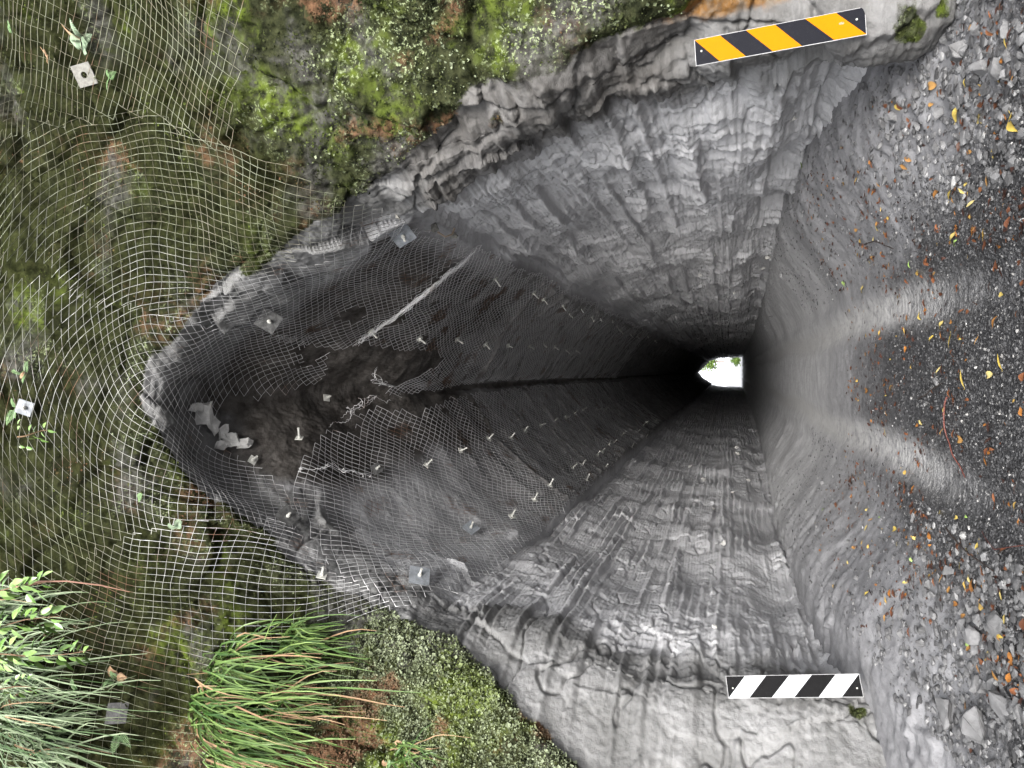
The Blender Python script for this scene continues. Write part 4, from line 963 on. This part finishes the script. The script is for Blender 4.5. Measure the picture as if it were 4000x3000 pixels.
def litter(rg, n):
    m = n // 4; x = np.r_[rg.uniform(-.9, .7, m), rg.uniform(.7, 2.3, m + m // 2), -rg.normal(1.55, .32, n - 2 * m - m // 2)]; y = 4.4 + 6.5 * rg.uniform(size=n) ** 1.5
    k = rg.uniform(size=n) < .12 + .88 * sstep(-.1, .35, gnoise(x * 1.6, y * 1.1, 3.0)); return x[k], y[k]
def leaf_carpet(n, seed):
    rg = np.random.default_rng(seed); x, y = litter(rg, n * 2); n = len(x); z = ground_z(x, y)[0] + .010; s = rg.uniform(.025, .075, n); pal = np.array([(.03, .014, .011), (.075, .028, .014), (.14, .052, .022), (.25, .10, .022), (.38, .25, .07)])
    VV = []; FF = []; CC = []; o = 0
    for k in range(n):
        V, f = leaf_me(['long', 'oval', 'curl', 'oval'][k % 4], 600 + k % 40); a = rg.uniform(0, 6.3); t = rg.normal(0, .35)
        R_ = np.array(Matrix.Rotation(a, 3, 'Z') @ Matrix.Rotation(t, 3, 'X')); VV.append(V @ R_.T * s[k] + (x[k], y[k], z[k])); FF.append(np.concatenate([f[:, [0, 1, 2]], f[:, [0, 2, 3]]]) + o); o += len(V)
        CC.append(np.tile(pal[rg.choice(5, p=[.28, .3, .2, .16, .06])] * rg.uniform(.75, 1.25), (len(V), 1)))
    return tag(link('leaf_litter', mesh_np('leaf_litter', np.concatenate(VV), np.concatenate(FF), True, {'tint': np.concatenate(CC)}), None, LIT), None, None, None, 'stuff')
def litter_material():
    n = NT('leaf_litter', .5, .3); a = n.N.new('ShaderNodeAttribute'); a.attribute_name = 'tint'
    return n.done(n.mix(n.math('MULTIPLY', n.step(n.noise(150, 4, .6), .55, .68), .6), a.outputs['Color'], (.05, .025, .015)))
LIT = litter_material()
leaf_carpet(1500, 44)
def stick(name, pts, r0, r1, mat, label, cat='stick'):
    P = np.array([(x, y, gz1(x, y) + h) for x, y, h in pts]); t = np.linspace(0, len(P) - 1, 24)
    P = np.stack([np.interp(t, range(len(P)), P[:, k]) for k in range(3)], 1); P[:, 2] += .004 * np.sin(t * 5)
    v, q = tubes([P], np.linspace(r0, r1, 24), 6); return tag(link(name, mesh_np(name, v, q), None, mat), label, cat)
REDB = simple('red_bark', (.10, .030, .022), .5, 0, .4, 80, .35, 40); DARKB = simple('dark_bark', (.035, .026, .022), .6, 0, .4, 80, .3, 40)
stick('red_stick', [(-.20, 6.02, .02), (-.33, 6.06, .03), (-.5, 6.02, .025), (-.64, 5.93, .02), (-.77, 5.80, .015)], .007, .004, REDB, 'long red-brown stick lying across the dark gravel')
stick('twig', [(-.25, 6.9, .02), (-.20, 6.6, .03), (-.14, 6.35, .03), (-.10, 6.15, .02)], .006, .003, DARKB, 'dark rough twig ending at the lone whitish stone')
stick('twig', [(-1.16, 5.9, .03), (-1.2, 5.6, .04), (-1.22, 5.25, .04), (-1.22, 4.95, .02)], .007, .004, DARKB, 'black wet twig along the gravel edge on the white-board side')
stick('twig', [(1.35, 8.4, .03), (1.3, 7.9, .05), (1.15, 7.5, .03)], .008, .004, DARKB, 'short dark twig on the mud slope, orange-board side')
stick('twig', [(-1.0, 4.7, .02), (-1.1, 5.0, .02), (-1.05, 5.3, .015)], .003, .002, REDB, 'fine reddish twig beside the black wet one')

# ------------------------------------------------------------------ beyond the far mouth: bushes in the daylight
BUSH = plant_mat('bush_leaf', (.07, .13, .02), (.16, .24, .05), .6)
def bush(x, y, z, rx, rz, n, label, seed):
    rg = np.random.default_rng(seed); r = empty('bush', (x, y, z)); mb = MB()
    c = rg.normal(0, 1, (14, 3)); c /= np.linalg.norm(c, axis=1)[:, None]; c *= np.array([rx, rx, rz]) * .7 * rg.uniform(.4, 1, (14, 1))
    for k in range(n):
        p = c[k % 14] + rg.normal(0, .28, 3) * np.array([rx, rx, rz]); d = rg.normal(0, 1, 3); V, f = leaf_shape(.34, .10, .2, 4); mb.add(V @ basis(d, rg.normal(0, 1, 3)).T + p, f)
    mb.build('crown', BUSH, r); g = -rz * 1.6
    v, q = tubes([np.array([(0, 0, g), (.05, 0, g * .4), (.0, .05, 0)])], [.09, .07, .04], 6); link('trunk', mesh_np('trunk', v, q), r, TWIG)
    return tag(r, label, 'bush', 'bushes beyond the far mouth')
bush(1.6, 126, 4.6, 1.5, 1.6, 1200, 'bush hanging at the top of the far daylight opening', 61)
bush(1.9, 128, .1, 1.0, .8, 500, 'low bush at the foot of the far daylight opening', 62)

# ------------------------------------------------------------------ camera, light
cam = bpy.data.cameras.new('camera'); cam.sensor_width = 36; cam.sensor_fit = 'HORIZONTAL'; cam.lens = 2775 / 4000 * 36
cam.clip_start = .05; cam.clip_end = 6000
co = bpy.data.objects.new('camera', cam); COL.objects.link(co); SC.camera = co
M = Matrix.Identity(4)
for r in range(3):
    M[r][0] = -CU[r]; M[r][1] = CR[r]; M[r][2] = -CF[r]; M[r][3] = EYE[r]
co.matrix_world = M

SUN_EL, SUN_AZ = math.radians(13), math.radians(177)      # azimuth clockwise from +Y; behind the viewer
sl = bpy.data.lights.new('sun', 'SUN'); sl.energy = 1.3; sl.angle = math.radians(30); sl.color = (1, .97, .93)
so = bpy.data.objects.new('sun', sl); COL.objects.link(so)
sd = Vector((math.sin(SUN_AZ) * math.cos(SUN_EL), math.cos(SUN_AZ) * math.cos(SUN_EL), math.sin(SUN_EL)))
so.rotation_euler = sd.to_track_quat('Z', 'Y').to_euler(); so.location = sd * 50
wd = bpy.data.worlds.new('World'); SC.world = wd; wd.use_nodes = True
wt = wd.node_tree; bg = wt.nodes['Background']; sk = wt.nodes.new('ShaderNodeTexSky')
sk.sky_type = 'NISHITA'; sk.sun_disc = False; sk.sun_elevation = SUN_EL; sk.sun_rotation = SUN_AZ
sk.air_density = 1.0; sk.dust_density = 4.0; sk.ozone_density = 1.0
hs = wt.nodes.new('ShaderNodeHueSaturation'); hs.inputs['Saturation'].default_value = .12      # overcast: cloud greys the sky
wt.links.new(sk.outputs[0], hs.inputs['Color']); 
mx = wt.nodes.new('ShaderNodeMix'); mx.data_type = 'RGBA'; mx.blend_type = 'LIGHTEN'; mx.inputs[0].default_value = 1       # even cloud: nowhere darker than this
wt.links.new(hs.outputs[0], mx.inputs[6]); mx.inputs[7].default_value = (4.6, 4.7, 4.95, 1)
wt.links.new(mx.outputs[2], bg.inputs[0]); bg.inputs[1].default_value = .12
SC.view_settings.view_transform = 'Standard'; SC.view_settings.look = 'None'; SC.view_settings.gamma = 1
SC.view_settings.exposure = EXPOSURE
SC.cycles.max_bounces = 8; SC.cycles.diffuse_bounces = 6; SC.cycles.glossy_bounces = 2; SC.cycles.transparent_max_bounces = 8
SC.cycles.use_denoising = True
